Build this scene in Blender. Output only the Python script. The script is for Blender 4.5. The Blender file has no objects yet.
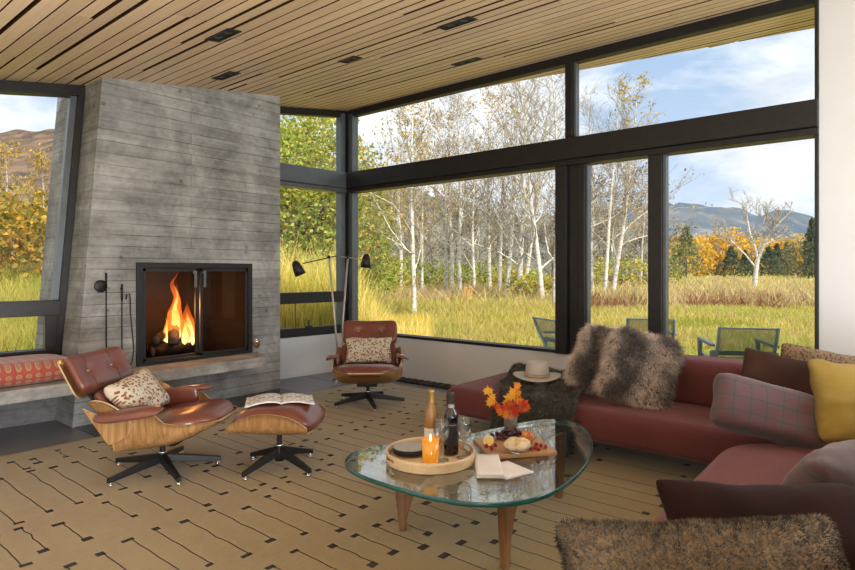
import bpy, bmesh, math, random
import numpy as np
from mathutils import Matrix, Vector, Euler, noise as mnoise
C = bpy.context.scene.collection
PI = math.pi
R = math.radians
RES = (855, 570)
HEAD = R(39.34)          # camera heading measured from +X
CA, SA = math.cos(HEAD), math.sin(HEAD)
FPX, EYE, HOR = 580.0, 1.35, 271.0
def at(px, py, d):       # survey helper: a point of the place at depth d
    l = (px - 427.5) / FPX
    return Vector((d*(CA + l*SA), d*(SA - l*CA), EYE - (py - HOR)/FPX*d))
def on(px, py, z=0.0):   # survey helper: where that sight line meets height z
    return at(px, py, (EYE - z)*FPX/(py - HOR))
# ------------------------------------------------------------------ mesh builder
class MB:
    def __init__(s):
        s.v=[]; s.f=[]; s.m=[]; s.sm=[]; s.uv=[]; s.col=[]
    def add(s, vs, fs, mat=0, smooth=True, uv=None, col=None, M=None):
        o=len(s.v)
        if M is not None: vs=[M @ Vector(p) for p in vs]
        s.v.extend([tuple(p) for p in vs])
        s.uv.extend(uv if uv is not None else [(0,0)]*len(vs))
        s.col.extend([col]*len(vs) if (col is None or isinstance(col, tuple)) else col)
        for f in fs:
            s.f.append(tuple(o+i for i in f)); s.m.append(mat); s.sm.append(smooth)
        return s
    def box(s, c, d, M=None, mat=0, col=None):
        x,y,z=d[0]/2,d[1]/2,d[2]/2
        vs=[(c[0]+a*x,c[1]+b*y,c[2]+e*z) for a in(-1,1) for b in(-1,1) for e in(-1,1)]
        return s.add(vs,[(0,1,3,2),(4,6,7,5),(0,4,5,1),(2,3,7,6),(0,2,6,4),(1,5,7,3)],mat,False,M=M,col=col)
    def hexa(s, p, mat=0, col=None):   # p: 4 bottom (ccw from above) + 4 top
        return s.add(p,[(3,2,1,0),(4,5,6,7),(0,1,5,4),(1,2,6,5),(2,3,7,6),(3,0,4,7)],mat,False,col=col)
    def seg(s, A, B, za, zb, ti, to, mat=0):  # wall piece from A to B; za=(z0,z1) at A; ti thickness towards the room, to away from it
        A=Vector(A[:2]); B=Vector(B[:2]); d=(B-A).normalized(); n=Vector((-d.y,d.x))
        if n.dot(Vector((2,2))-A)<0: A,B,za,zb,n=B,A,zb,za,-n
        a0=A+n*ti; a1=A-n*to; b0=B+n*ti; b1=B-n*to
        P=[(a1.x,a1.y,za[0]),(b1.x,b1.y,zb[0]),(b0.x,b0.y,zb[0]),(a0.x,a0.y,za[0]),
           (a1.x,a1.y,za[1]),(b1.x,b1.y,zb[1]),(b0.x,b0.y,zb[1]),(a0.x,a0.y,za[1])]
        return s.hexa(P,mat)
    def tube(s, pts, rad, n=8, mat=0, cap=True, smooth=True, M=None, col=None, sy=1.0):
        pts=[Vector(p) for p in pts]; k=len(pts)
        if not hasattr(rad,'__len__'): rad=[rad]*k
        vs=[]; fs=[]
        t0=(pts[1]-pts[0]).normalized()
        up=Vector((0,0,1)) if abs(t0.z)<.9 else Vector((1,0,0))
        for i in range(k):
            t=(pts[min(i+1,k-1)]-pts[max(i-1,0)])
            t=t.normalized() if t.length>1e-9 else t0
            a=up.cross(t)
            if a.length<1e-6: a=Vector((1,0,0)).cross(t)
            a.normalize(); b=t.cross(a).normalized(); up=b
            for j in range(n):
                an=2*PI*j/n
                vs.append(pts[i]+a*math.cos(an)*rad[i]*sy+b*math.sin(an)*rad[i])
        for i in range(k-1):
            for j in range(n):
                j2=(j+1)%n
                fs.append((i*n+j,i*n+j2,(i+1)*n+j2,(i+1)*n+j))
        if cap:
            fs.append(tuple(range(n))[::-1]); fs.append(tuple((k-1)*n+j for j in range(n)))
        return s.add(vs,fs,mat,smooth,M=M,col=col)
    def lathe(s, prof, n=24, mat=0, M=None, smooth=True, col=None, cap=False):
        vs=[];fs=[];k=len(prof)
        for r,z in prof:
            for j in range(n):
                a=2*PI*j/n; vs.append((r*math.cos(a),r*math.sin(a),z))
        for i in range(k-1):
            for j in range(n):
                j2=(j+1)%n; fs.append((i*n+j,i*n+j2,(i+1)*n+j2,(i+1)*n+j))
        if cap:
            fs.append(tuple(range(n))[::-1]); fs.append(tuple((k-1)*n+j for j in range(n)))
        return s.add(vs,fs,mat,smooth,M=M,col=col)
    def prism(s, poly, z0, z1, M=None, mat=0, smooth=False, matside=None):
        n=len(poly); vs=[(x,y,z0) for x,y in poly]+[(x,y,z1) for x,y in poly]
        o=len(s.v)
        s.add(vs,[tuple(range(n))[::-1],tuple(range(n,2*n))],mat,False,M=M)
        ms=mat if matside is None else matside
        for i in range(n):
            j=(i+1)%n
            s.f.append((o+i,o+j,o+n+j,o+n+i)); s.m.append(ms); s.sm.append(smooth)
        return s
    def grid(s, fn, nu, nv, mat=0, smooth=True, M=None, col=None):
        vs=[];uv=[]
        for i in range(nu+1):
            for j in range(nv+1):
                u,v=i/nu,j/nv; vs.append(fn(u,v)); uv.append((u,v))
        fs=[(i*(nv+1)+j,(i+1)*(nv+1)+j,(i+1)*(nv+1)+j+1,i*(nv+1)+j+1) for i in range(nu) for j in range(nv)]
        return s.add(vs,fs,mat,smooth,uv=uv,M=M,col=col)
    def ball(s, c, r, n=12, mat=0, M=None, disp=0, seed=0):
        if not hasattr(r,'__len__'): r=(r,r,r)
        vs=[];fs=[];k=max(6,n//2+1)
        for i in range(k+1):
            th=PI*i/k
            for j in range(n):
                a=2*PI*j/n; p=Vector((math.sin(th)*math.cos(a),math.sin(th)*math.sin(a),math.cos(th)))
                q=1+disp*mnoise.noise(p*1.7+Vector((seed,seed*2.1,0)))
                vs.append((c[0]+p.x*r[0]*q,c[1]+p.y*r[1]*q,c[2]+p.z*r[2]*q))
        for i in range(k):
            for j in range(n):
                j2=(j+1)%n; fs.append((i*n+j,(i+1)*n+j,(i+1)*n+j2,i*n+j2))
        return s.add(vs,fs,mat,True,M=M)
    def build(s, name, mats, parent=None, mods=()):
        me=bpy.data.meshes.new(name)
        me.from_pydata(s.v,[],s.f)
        if not isinstance(mats,(list,tuple)): mats=[mats]
        for m in mats: me.materials.append(m)
        me.polygons.foreach_set('material_index',s.m)
        me.polygons.foreach_set('use_smooth',s.sm)
        li=np.zeros(len(me.loops),dtype=np.int32); me.loops.foreach_get('vertex_index',li)
        if any(u!=(0,0) for u in s.uv):
            ul=me.uv_layers.new(name='UVMap'); a=np.array(s.uv,dtype=np.float32)[li]
            ul.data.foreach_set('uv',a.ravel())
        if any(c is not None for c in s.col):
            at_=me.color_attributes.new('Col','FLOAT_COLOR','POINT')
            a=np.array([(1,1,1,1) if c is None else (*c[:3],1) for c in s.col],dtype=np.float32)
            at_.data.foreach_set('color',a.ravel())
        me.update()
        o=bpy.data.objects.new(name,me); C.objects.link(o)
        if parent is not None: o.parent=parent
        for md in mods:
            if md[0]=='bevel':
                b=o.modifiers.new('b','BEVEL'); b.width=md[1]; b.segments=md[2] if len(md)>2 else 2; b.limit_method='ANGLE'; b.angle_limit=R(35)
            elif md[0]=='sub':
                b=o.modifiers.new('s','SUBSURF'); b.levels=b.render_levels=md[1]
            elif md[0]=='solid':
                b=o.modifiers.new('t','SOLIDIFY'); b.thickness=md[1]; b.offset=md[2] if len(md)>2 else 0
        return o
def mesh_np(name, V, F, mat, parent=None, col=None, smooth=False):   # big array meshes (all faces same size)
    me=bpy.data.meshes.new(name); V=np.asarray(V,dtype=np.float32); F=np.asarray(F,dtype=np.int32)
    me.vertices.add(len(V)); me.vertices.foreach_set('co',V.ravel())
    k=F.shape[1]; me.loops.add(F.size); me.loops.foreach_set('vertex_index',F.ravel())
    me.polygons.add(len(F)); me.polygons.foreach_set('loop_start',np.arange(0,F.size,k,dtype=np.int32))
    me.polygons.foreach_set('loop_total',np.full(len(F),k,dtype=np.int32))
    if smooth: me.polygons.foreach_set('use_smooth',np.ones(len(F),dtype=bool))
    if col is not None:
        a=me.color_attributes.new('Col','FLOAT_COLOR','POINT')
        cc=np.ones((len(V),4),dtype=np.float32); cc[:,:3]=col; a.data.foreach_set('color',cc.ravel())
    me.materials.append(mat); me.update(calc_edges=True); me.validate()
    o=bpy.data.objects.new(name,me); C.objects.link(o)
    if parent is not None: o.parent=parent
    return o
def tag(o, label=None, cat=None, group=None, kind=None):
    if label: o['label']=label
    if cat: o['category']=cat
    if group: o['group']=group
    if kind: o['kind']=kind
    return o
def thing(name, label, cat, loc=(0,0,0), rz=0.0, group=None):
    o=bpy.data.objects.new(name,None); C.objects.link(o); o.empty_display_size=.1
    o.location=loc; o.rotation_euler=(0,0,rz)
    return tag(o,label,cat,group)
def struct(o):
    o['kind']='structure'; return o
def copy_tree(o, parent=None):
    c=o.copy(); C.objects.link(c)
    if parent is not None: c.parent=parent
    for ch in list(o.children): copy_tree(ch,c)
    return c
# soft pad: local a (width) b (height) c (normal)
def puff(w,h,t,n=6,N=18,p=4,q=.5,pinch=0.0,bend=None,flatback=False,dips=(),rough=0,seed=0):
    us=[math.sin(PI/2*(2*i/N-1)) for i in range(N+1)]
    vs=[];uv=[];fs=[]
    idx={}
    for side in (1,-1):
        for i,u in enumerate(us):
            for j,v in enumerate(us):
                edge=i in(0,N) or j in(0,N)
                if side==-1 and edge: idx[(side,i,j)]=idx[(1,i,j)]; continue
                m=max(abs(u),abs(v)); s_=(abs(u)**n+abs(v)**n)**(1/n) if m>0 else 1
                f=m/s_ if m>0 else 1
                a=u*f; b=v*f
                if pinch:
                    a,b=a*(1-pinch*(1-v*v)),b*(1-pinch*(1-u*u))
                    th=((1-abs(u)**p)*(1-abs(v)**p))**q
                else: th=max(0,1-m**p)**q
                c=t/2*th*side
                if flatback and side==-1: c=0.0
                if side==1:
                    for (du,dv,dr,dd) in dips:
                        c-=dd*math.exp(-((a-du)**2*(w/h)**2+(b-dv)**2)/dr**2)
                P=Vector((a*w/2,b*h/2,c))
                if rough: P+=mnoise.noise_vector(P*3.1/max(w,h)*2+Vector((seed,seed,seed)))*rough
                if bend: P=Vector(bend(P,a,b))
                idx[(side,i,j)]=len(vs); vs.append(P); uv.append(((u+1)/2,(v+1)/2))
    for side in (1,-1):
        for i in range(N):
            for j in range(N):
                q4=(idx[(side,i,j)],idx[(side,i+1,j)],idx[(side,i+1,j+1)],idx[(side,i,j+1)])
                fs.append(q4 if side==1 else q4[::-1])
    return vs,fs,uv
def frame(o, A, B, N):     # matrix whose columns are a,b,c axes
    A,B,N=Vector(A).normalized(),Vector(B).normalized(),Vector(N).normalized()
    M=Matrix.Identity(4)
    for k in range(3): M[k][0],M[k][1],M[k][2],M[k][3]=A[k],B[k],N[k],o[k]
    return M
def sample_mesh(vs, fs, n, seed, keep=None):
    rng=np.random.default_rng(seed); V=np.array([tuple(v) for v in vs])
    T=[]
    for f in fs:
        for k in range(1,len(f)-1): T.append((f[0],f[k],f[k+1]))
    T=np.array(T); a,b,c=V[T[:,0]],V[T[:,1]],V[T[:,2]]
    nn=np.cross(b-a,c-a); ar=np.linalg.norm(nn,axis=1); ok=ar>1e-12
    a,b,c,nn,ar=a[ok],b[ok],c[ok],nn[ok],ar[ok]
    i=rng.choice(len(ar),n,p=ar/ar.sum()); r1=np.sqrt(rng.random(n)); r2=rng.random(n)
    P=a[i]*(1-r1)[:,None]+b[i]*(r1*(1-r2))[:,None]+c[i]*(r1*r2)[:,None]
    Nn=nn[i]/ar[i][:,None]
    return P,Nn,rng
def fur_mesh(name, vs, fs, n, length, width, seed, mat, parent, droop=(0,0,-.5), spread=.5, colfn=None):
    P,Nn,rng=sample_mesh(vs,fs,n,seed)
    L=length*(.6+.8*rng.random(n))[:,None]
    D=Nn+rng.normal(0,spread,(n,3)); D/=np.linalg.norm(D,axis=1)[:,None]
    D2=D+np.array(droop); D2/=np.linalg.norm(D2,axis=1)[:,None]
    S=np.cross(D,rng.normal(0,1,(n,3))); S/=np.linalg.norm(S,axis=1)[:,None]+1e-9; S*=width/2
    m=P+D*L*.5; t=m+D2*L*.5
    V=np.empty((n,4,3)); V[:,0]=P-S; V[:,1]=P+S; V[:,2]=m+S*.8; V[:,3]=t
    V=np.stack([P-S,P+S,m+S*.75,m-S*.75,t-S*.1,t+S*.1],1).reshape(-1,3)
    k=np.arange(n)[:,None]*6
    F=np.concatenate([k+np.array([0,1,2,3]),k+np.array([3,2,5,4])])
    col=None
    if colfn is not None:
        cc=np.array([colfn(p,rng) for p in P]); col=np.repeat(cc,6,axis=0)
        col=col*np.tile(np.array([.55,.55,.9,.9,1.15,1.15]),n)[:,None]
    return mesh_np(name,V,F,mat,parent,col)
# ------------------------------------------------------------------ materials
def newmat(name):
    m=bpy.data.materials.new(name); m.use_nodes=True; nt=m.node_tree
    return m,nt,nt.nodes['Principled BSDF'],nt.nodes['Material Output']
def nd(nt,t,**kw):
    n=nt.nodes.new(t)
    for k,v in kw.items():
        if k in n.inputs: n.inputs[k].default_value=v
        else: setattr(n,k,v)
    return n
def L(nt,a,b): nt.links.new(a,b)
def rgba(c): return (*c[:3],1.0)
def ramp(nt,fac,stops):
    r=nt.nodes.new('ShaderNodeValToRGB'); e=r.color_ramp.elements
    while len(e)<len(stops): e.new(.5)
    for i,(p,c) in enumerate(stops): e[i].position=p; e[i].color=rgba(c)
    L(nt,fac,r.inputs['Fac']); return r.outputs['Color']
def mixc(nt,fac,a,b,mode='MIX'):
    m=nt.nodes.new('ShaderNodeMix'); m.data_type='RGBA'; m.blend_type=mode
    for s,i in ((fac,0),(a,6),(b,7)):
        if isinstance(s,(int,float)): m.inputs[i].default_value=s
        elif isinstance(s,tuple): m.inputs[i].default_value=rgba(s)
        else: L(nt,s,m.inputs[i])
    return m.outputs[2]
def coord(nt,which='Object',scale=(1,1,1),rot=(0,0,0)):
    t=nt.nodes.new('ShaderNodeTexCoord'); mp=nt.nodes.new('ShaderNodeMapping')
    mp.inputs['Scale'].default_value=scale; mp.inputs['Rotation'].default_value=rot
    L(nt,t.outputs[which],mp.inputs['Vector']); return mp.outputs['Vector']
def math_(nt,op,a,b=0.0):
    m=nt.nodes.new('ShaderNodeMath'); m.operation=op
    for s,i in ((a,0),(b,1)):
        if isinstance(s,(int,float)): m.inputs[i].default_value=s
        else: L(nt,s,m.inputs[i])
    return m.outputs[0]
def bump(nt,bsdf,h,strength=.3,dist=.01):
    b=nd(nt,'ShaderNodeBump'); b.inputs['Strength'].default_value=strength; b.inputs['Distance'].default_value=dist
    L(nt,h,b.inputs['Height']); L(nt,b.outputs['Normal'],bsdf.inputs['Normal'])
def noise_(nt,vec,scale,detail=4,rough=.55,dist=0):
    n=nd(nt,'ShaderNodeTexNoise'); n.inputs['Scale'].default_value=scale; n.inputs['Detail'].default_value=detail
    n.inputs['Roughness'].default_value=rough; n.inputs['Distortion'].default_value=dist
    L(nt,vec,n.inputs['Vector']); return n.outputs['Fac']
def pm(name,c1,c2=None,scale=8,rough=.5,metal=0,bmp=0,bdist=.005,sheen=0,coat=0,stretch=(1,1,1),spec=None,bscale=None,trans=0):
    m,nt,b,o=newmat(name)
    b.inputs['Roughness'].default_value=rough; b.inputs['Metallic'].default_value=metal
    if sheen: b.inputs['Sheen Weight'].default_value=sheen; b.inputs['Sheen Roughness'].default_value=.4
    if coat: b.inputs['Coat Weight'].default_value=coat; b.inputs['Coat Roughness'].default_value=.15
    if spec is not None: b.inputs['Specular IOR Level'].default_value=spec
    v=coord(nt,'Object',stretch)
    f=noise_(nt,v,scale)
    if c2 is None: c2=tuple(x*.85 for x in c1)
    L(nt,ramp(nt,f,[(.3,c2),(.7,c1)]),b.inputs['Base Color'])
    if bmp:
        f2=noise_(nt,v,bscale or scale*6,6); bump(nt,b,f2,bmp,bdist)
    return m
def concrete_mat(name,tint=(1,1,1),boards=True):
    m,nt,b,o=newmat(name); b.inputs['Roughness'].default_value=.8
    tc=nt.nodes.new('ShaderNodeTexCoord'); sp=nt.nodes.new('ShaderNodeSeparateXYZ'); L(nt,tc.outputs['Object'],sp.inputs[0])
    h=math_(nt,'ADD',sp.outputs['X'],sp.outputs['Y'])
    cb=nt.nodes.new('ShaderNodeCombineXYZ'); L(nt,h,cb.inputs['X']); L(nt,sp.outputs['Z'],cb.inputs['Y'])
    blot=noise_(nt,tc.outputs['Object'],1.9,6,.68,.3)
    fine=noise_(nt,tc.outputs['Object'],22,6,.7)
    mp=nt.nodes.new('ShaderNodeMapping'); mp.inputs['Scale'].default_value=(1.2,16,1); L(nt,cb.outputs[0],mp.inputs['Vector'])
    grain=noise_(nt,mp.outputs['Vector'],2.2,6,.65,.6)
    base=ramp(nt,blot,[(.32,(.085,.08,.076)),(.46,(.24,.232,.22)),(.60,(.47,.46,.445)),(.75,(.60,.59,.57))])
    mp2=nt.nodes.new('ShaderNodeMapping'); mp2.inputs['Scale'].default_value=(.5,7.5,1); L(nt,cb.outputs[0],mp2.inputs['Vector']); band=noise_(nt,mp2.outputs['Vector'],1.3,4,.7)
    base=mixc(nt,.30,base,ramp(nt,grain,[(.32,(.14,.133,.125)),(.7,(.46,.45,.435))])); base=mixc(nt,.55,base,ramp(nt,band,[(.34,(.55,.54,.53)),(.5,(1,1,1)),(.68,(1.35,1.34,1.32))]),'MULTIPLY')
    base=mixc(nt,.22,base,ramp(nt,fine,[(.3,(.1,.1,.1)),(.65,(.45,.45,.44))]))
    hgt=grain
    if boards:
        br=nd(nt,'ShaderNodeTexBrick'); L(nt,cb.outputs[0],br.inputs['Vector'])
        br.inputs['Scale'].default_value=1.0; br.inputs['Brick Width'].default_value=2.7; br.inputs['Row Height'].default_value=.105
        br.inputs['Mortar Size'].default_value=.0035; br.inputs['Mortar Smooth'].default_value=.3; br.inputs['Bias'].default_value=0
        br.inputs['Color1'].default_value=(.86,.855,.85,1); br.inputs['Color2'].default_value=(1.14,1.13,1.11,1); br.inputs['Mortar'].default_value=(.30,.29,.28,1)
        base=mixc(nt,ramp(nt,noise_(nt,tc.outputs['Object'],1.3,3),[(.42,(.35,.35,.35)),(.6,(1,1,1))]),base,br.outputs['Color'],'MULTIPLY')
        vor=nd(nt,'ShaderNodeTexVoronoi'); vor.inputs['Scale'].default_value=5.2; L(nt,tc.outputs['Object'],vor.inputs['Vector'])
        kn=ramp(nt,vor.outputs['Distance'],[(.05,(.45,.44,.43)),(.13,(1,1,1))])
        base=mixc(nt,.8,base,kn,'MULTIPLY')
        hgt=math_(nt,'ADD',math_(nt,'MULTIPLY',br.outputs['Fac'],-1.2),grain)
    base=mixc(nt,1.0,base,tint,'MULTIPLY')
    L(nt,base,b.inputs['Base Color']); bump(nt,b,hgt,.5,.006)
    return m
def wood_mat(name,c1,c2,scale=1.0,axis='X',rough=.4,coat=.2,col=False,vein=9):
    m,nt,b,o=newmat(name); b.inputs['Roughness'].default_value=rough; b.inputs['Coat Weight'].default_value=coat
    st={'X':(.6,vein,vein),'Y':(vein,.6,vein),'Z':(vein,vein,.6)}[axis]
    v=coord(nt,'Object',tuple(s*scale for s in st))
    f=noise_(nt,v,2.0,5,.6,.8)
    c=ramp(nt,f,[(.3,c2),(.5,tuple((a+b_)/2 for a,b_ in zip(c1,c2))),(.68,c1)])
    if col:
        a=nd(nt,'ShaderNodeAttribute',attribute_name='Col'); c=mixc(nt,1.0,c,a.outputs['Color'],'MULTIPLY')
    L(nt,c,b.inputs['Base Color']); bump(nt,b,f,.08,.002)
    return m
def attr_mat(name,rough=.7,trans=0.0,mul=(1,1,1),sheen=0):
    m,nt,b,o=newmat(name); b.inputs['Roughness'].default_value=rough; b.inputs['Specular IOR Level'].default_value=.2
    if sheen: b.inputs['Sheen Weight'].default_value=sheen
    a=nd(nt,'ShaderNodeAttribute',attribute_name='Col')
    c=mixc(nt,1.0,a.outputs['Color'],mul,'MULTIPLY')
    L(nt,c,b.inputs['Base Color'])
    if trans:
        t=nd(nt,'ShaderNodeBsdfTranslucent'); L(nt,c,t.inputs['Color'])
        mx=nd(nt,'ShaderNodeMixShader'); mx.inputs[0].default_value=trans
        L(nt,b.outputs[0],mx.inputs[1]); L(nt,t.outputs[0],mx.inputs[2]); L(nt,mx.outputs[0],o.inputs['Surface'])
    return m
def glass_mat(name,tint=(1,1,1),ior=1.45,boost=1.0,rough=0.0):
    m,nt,b,o=newmat(name); nt.nodes.remove(b)
    t=nd(nt,'ShaderNodeBsdfTransparent'); t.inputs['Color'].default_value=rgba(tint)
    g=nd(nt,'ShaderNodeBsdfGlossy'); g.inputs['Roughness'].default_value=rough
    fr=nd(nt,'ShaderNodeFresnel'); ge=nd(nt,'ShaderNodeNewGeometry')
    L(nt,math_(nt,'ADD',ior,math_(nt,'MULTIPLY',ge.outputs['Backfacing'],1/ior-ior)),fr.inputs['IOR'])   # same reflection on both faces of the pane
    mx=nd(nt,'ShaderNodeMixShader')
    L(nt,math_(nt,'MULTIPLY',fr.outputs[0],boost),mx.inputs[0]); L(nt,t.outputs[0],mx.inputs[1]); L(nt,g.outputs[0],mx.inputs[2]); L(nt,mx.outputs[0],o.inputs['Surface'])
    return m
def emis_mat(name,c,s):
    m,nt,b,o=newmat(name); b.inputs['Emission Color'].default_value=rgba(c); b.inputs['Emission Strength'].default_value=s
    b.inputs['Base Color'].default_value=rgba(c); return m
M_conc=concrete_mat('board_formed_concrete')
M_conc_s=concrete_mat('smooth_concrete',(1.12,1.11,1.1),False)
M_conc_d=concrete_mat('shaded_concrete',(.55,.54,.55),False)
M_white=pm('white_plaster',(.70,.695,.69),(.67,.665,.66),3,.75)
M_dark=pm('dark_bronze_frame',(.022,.019,.018),(.015,.013,.013),14,.45,.35)
M_alu=pm('grey_aluminium',(.135,.15,.16),(.11,.12,.13),9,.4,.5)
M_black=pm('black_metal',(.011,.011,.012),(.008,.008,.008),20,.5,.1)
M_blackmat=pm('black_matte',(.01,.01,.01),(.006,.006,.006),20,.8)
M_glass=glass_mat('window_glass',(.97,.985,.98),1.35)
M_floor=pm('grey_stone_floor',(.20,.20,.222),(.165,.165,.185),2.5,.3,bmp=.03)
M_inlay=pm('dark_stone_hearth',(.028,.028,.032),(.02,.02,.023),5,.22)
M_ceil=wood_mat('cedar_ceiling',(.75,.555,.36),(.63,.445,.27),1.0,'Y',.5,0,col=True,vein=14)
M_gap_shade=pm('ceiling_gap_shade',(.075,.036,.018),(.05,.024,.012),6,1,spec=0)  # shade between the boards put into the colour of their sides and backing
# ------------------------------------------------------------------ room shell
XW=5.46; CZ=lambda x: 3.55-.143*(5.46-x)
A3=(XW,5.904); B3=(XW,.508)
u5=Vector((-math.cos(R(5.5)),math.sin(R(5.5))))       # along the short corner wall, away from the corner
def cw(s): return (XW+u5.x*s,5.904+u5.y*s)
u8=Vector((-math.cos(R(8)),math.sin(R(8))))
def lw(s): return (2.05+u8.x*s,5.92+u8.y*s)
# floor
mb=MB(); mb.box((.98,1.15,-.1),(9.1,9.7,.2)); struct(mb.build('floor',M_floor))
mb=MB()
for (a,b_) in (((1.2,5.35),(.012,1.5)),((2.0,4.8),(.0,0)),((4.75,3.5),(.010,5.2))):
    if b_[0]: mb.box((a[0],a[1],.0005),(b_[0],b_[1],.001))
struct(mb.build('trim_1',M_inlay))
mb=MB(); mb.box((3.01,4.9,.002),(2.14,1.4,.004)); o=mb.build('floor_inlay',M_inlay); o.name='trim_2'; struct(o)
# wall_right : below and beside the long window
mb=MB(); mb.seg((XW,6.05),(XW,.508),(0,.507),(0,.507),0,.18); mb.seg((XW,.508),(XW,-3.5),(0,3.75),(0,3.75),.0,.18)
struct(mb.build('wall_right',M_white))
mb=MB(); mb.box((5.35,3.1,.006),(.21,5.2,.012))
for i in range(52): mb.box((5.35,.55+i*.1,.015),(.2,.06,.008))
o=mb.build('trim_3',M_dark); struct(o)
# wall_back : short wall right of the chimney, white below the awning window
mb=MB(); A=cw(-.1); B=cw(1.75); mb.seg(A,B,(0,.509),(0,.509),0,.18)
mb.seg(A,B,(0,.06),(0,.06),.008,0)
struct(mb.build('wall_back',M_white))
# wall_left : left of the chimney, under and beyond the left window
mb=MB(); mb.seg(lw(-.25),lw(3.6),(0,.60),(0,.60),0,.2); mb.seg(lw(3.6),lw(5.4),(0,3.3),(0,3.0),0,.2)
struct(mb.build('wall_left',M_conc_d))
# walls behind the camera with tall openings
mb=MB()
mb.seg((-3.4,6.9),(-3.4,4.6),(0,2.6),(0,2.6),.18,0); mb.seg((-3.4,4.6),(-3.4,-3.4),(2.2,2.6),(2.2,2.6),.18,0); mb.seg((-3.4,.8),(-3.4,.2),(0,2.2),(0,2.2),.18,0); mb.seg((-3.4,-3.0),(-3.4,-3.6),(0,2.6),(0,2.6),.18,0)
struct(mb.build('wall_rear',M_white))
mb=MB()
mb.seg((-3.4,-3.5),(-2.6,-3.5),(0,2.5),(0,2.6),0,.18); mb.seg((-2.6,-3.5),(3.2,-3.5),(2.3,2.6),(2.3,3.5),0,.18); mb.seg((3.2,-3.5),(5.6,-3.5),(0,3.5),(0,3.8),0,.18)
struct(mb.build('wall_side',M_white))
# ceiling : rows of cedar boards running along Y, varied widths and thicknesses, backing and board sides coloured dark as gap shade
rng=random.Random(7)
mb=MB(); x=-3.6; ce=(.117)
while x<7.1:
    y=-3.6-rng.random()*2; ye=6.32
    while y<min(6.32,.66+(6.86-x)/.249)-.1:
        ln=rng.uniform(1.1,3.4); ye=min(6.32,.66+(6.86-x)/.249); y1=min(y+ln,ye); y0=max(y,-3.6)
        if y1>y0+.01:
            k=rng.random()
            w=.1075 if k<.60 else (.101 if k<.78 else .086)
            th=0
            t=rng.uniform(.88,1.08); wc=(t*rng.uniform(.98,1.03),t,t*rng.uniform(.95,1.03)); lim=lambda q:.66+(6.86-q)/.249; y1a,y1b=min(y1-.0005,lim(x)),min(y1-.0005,lim(x+.11))
            a,b_=x+.001,x+w
            za,zb=CZ(a)+th,CZ(b_)+th
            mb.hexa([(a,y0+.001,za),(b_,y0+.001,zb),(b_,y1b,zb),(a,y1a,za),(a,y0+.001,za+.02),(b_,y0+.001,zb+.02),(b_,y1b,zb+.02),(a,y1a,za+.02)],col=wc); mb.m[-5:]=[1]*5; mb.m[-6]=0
        y=y1
    x+=ce
xa,xb=7.93,5.47
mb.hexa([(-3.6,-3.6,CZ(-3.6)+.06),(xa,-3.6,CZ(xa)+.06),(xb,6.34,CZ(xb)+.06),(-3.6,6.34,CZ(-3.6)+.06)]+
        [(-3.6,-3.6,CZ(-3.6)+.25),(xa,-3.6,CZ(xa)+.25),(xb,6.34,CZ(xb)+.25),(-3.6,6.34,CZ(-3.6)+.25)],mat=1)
struct(mb.build('ceiling',[M_ceil,M_gap_shade]))
# ---- windows
def win(name):
    o=bpy.data.objects.new(name,None); C.objects.link(o); o['kind']='structure'; return o
def post(mb,P,Q,z0,z1,ti,to): mb.seg(P,Q,(z0[0],z1[0]) if isinstance(z0,tuple) else (z0,z1),(z0[1],z1[1]) if isinstance(z0,tuple) else (z0,z1),ti,to)
w3=win('window_3')
yy=lambda y:(XW,y)
mb=MB(); mb.seg(yy(5.90),yy(.508),(3.46,3.552),(3.46,3.552),-.005,.10)
mb.seg(yy(5.90),yy(.508),(.507,.54),(.507,.54),.012,.13)
mb.seg(yy(.535),yy(.508),(.5,3.55),(.5,3.55),.03,.12)
mb.build('window_frame',M_dark,w3,[('bevel',.004)])
mb=MB(); mb.seg(yy(5.92),yy(.508),(2.47,2.68),(2.47,2.68),.10,.13); mb.seg(yy(5.90),yy(.508),(2.415,2.47),(2.415,2.47),.055,.12)
mb.build('beam',M_dark,w3,[('bevel',.006)])
def mull(y0,y1,z0,z1,ti=.02,to=.11,m=None):
    b=MB(); b.seg(yy(y1),yy(y0),(z0,z1),(z0,z1),ti,to); b.build('mullion',m or M_dark,w3,[('bevel',.004)])
mull(2.58,2.655,2.68,3.46,.02,.11); 
mull(2.63,2.755,.507,2.42,.04,.12); mull(2.52,2.615,.507,2.42,.0,.12); mull(2.445,2.51,.507,2.42,.025,.12)
mull(1.70,1.825,.507,2.42,.02,.12)
b=MB(); b.seg(yy(2.578),yy(2.555),(2.68,3.46),(2.68,3.46),-.02,.10); b.seg(yy(1.70),yy(1.675),(.53,2.42),(.53,2.42),-.02,.1); b.seg(yy(2.445),yy(2.43),(.53,2.42),(.53,2.42),-.02,.1)
b.build('glazing_bead',M_alu,w3)
b=MB(); b.seg(yy(5.88),yy(5.80),(.53,3.5),(.53,3.5),-.002,.11); b.build('corner_post',M_alu,w3,[('bevel',.003)])
def pane(par,P,Q,z0,z1,off=.06,m=None):
    P=Vector(P[:2]);Q=Vector(Q[:2]); d=(Q-P).normalized(); n=Vector((d.y,-d.x))
    n*=abs(off)*(-1 if n.dot(Vector((2,2))-P)>0 else 1)
    P=P+n;Q=Q+n
    if not isinstance(z1,tuple): z1=(z1,z1)
    b=MB(); b.add([(P.x,P.y,z0),(Q.x,Q.y,z0),(Q.x,Q.y,z1[1]),(P.x,P.y,z1[0])],[(0,1,2,3)],0,False); return b.build('pane',m or M_glass,par)
pane(w3,yy(5.85),yy(2.65),2.65,3.48); pane(w3,yy(2.58),yy(.54),2.65,3.48)
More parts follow.
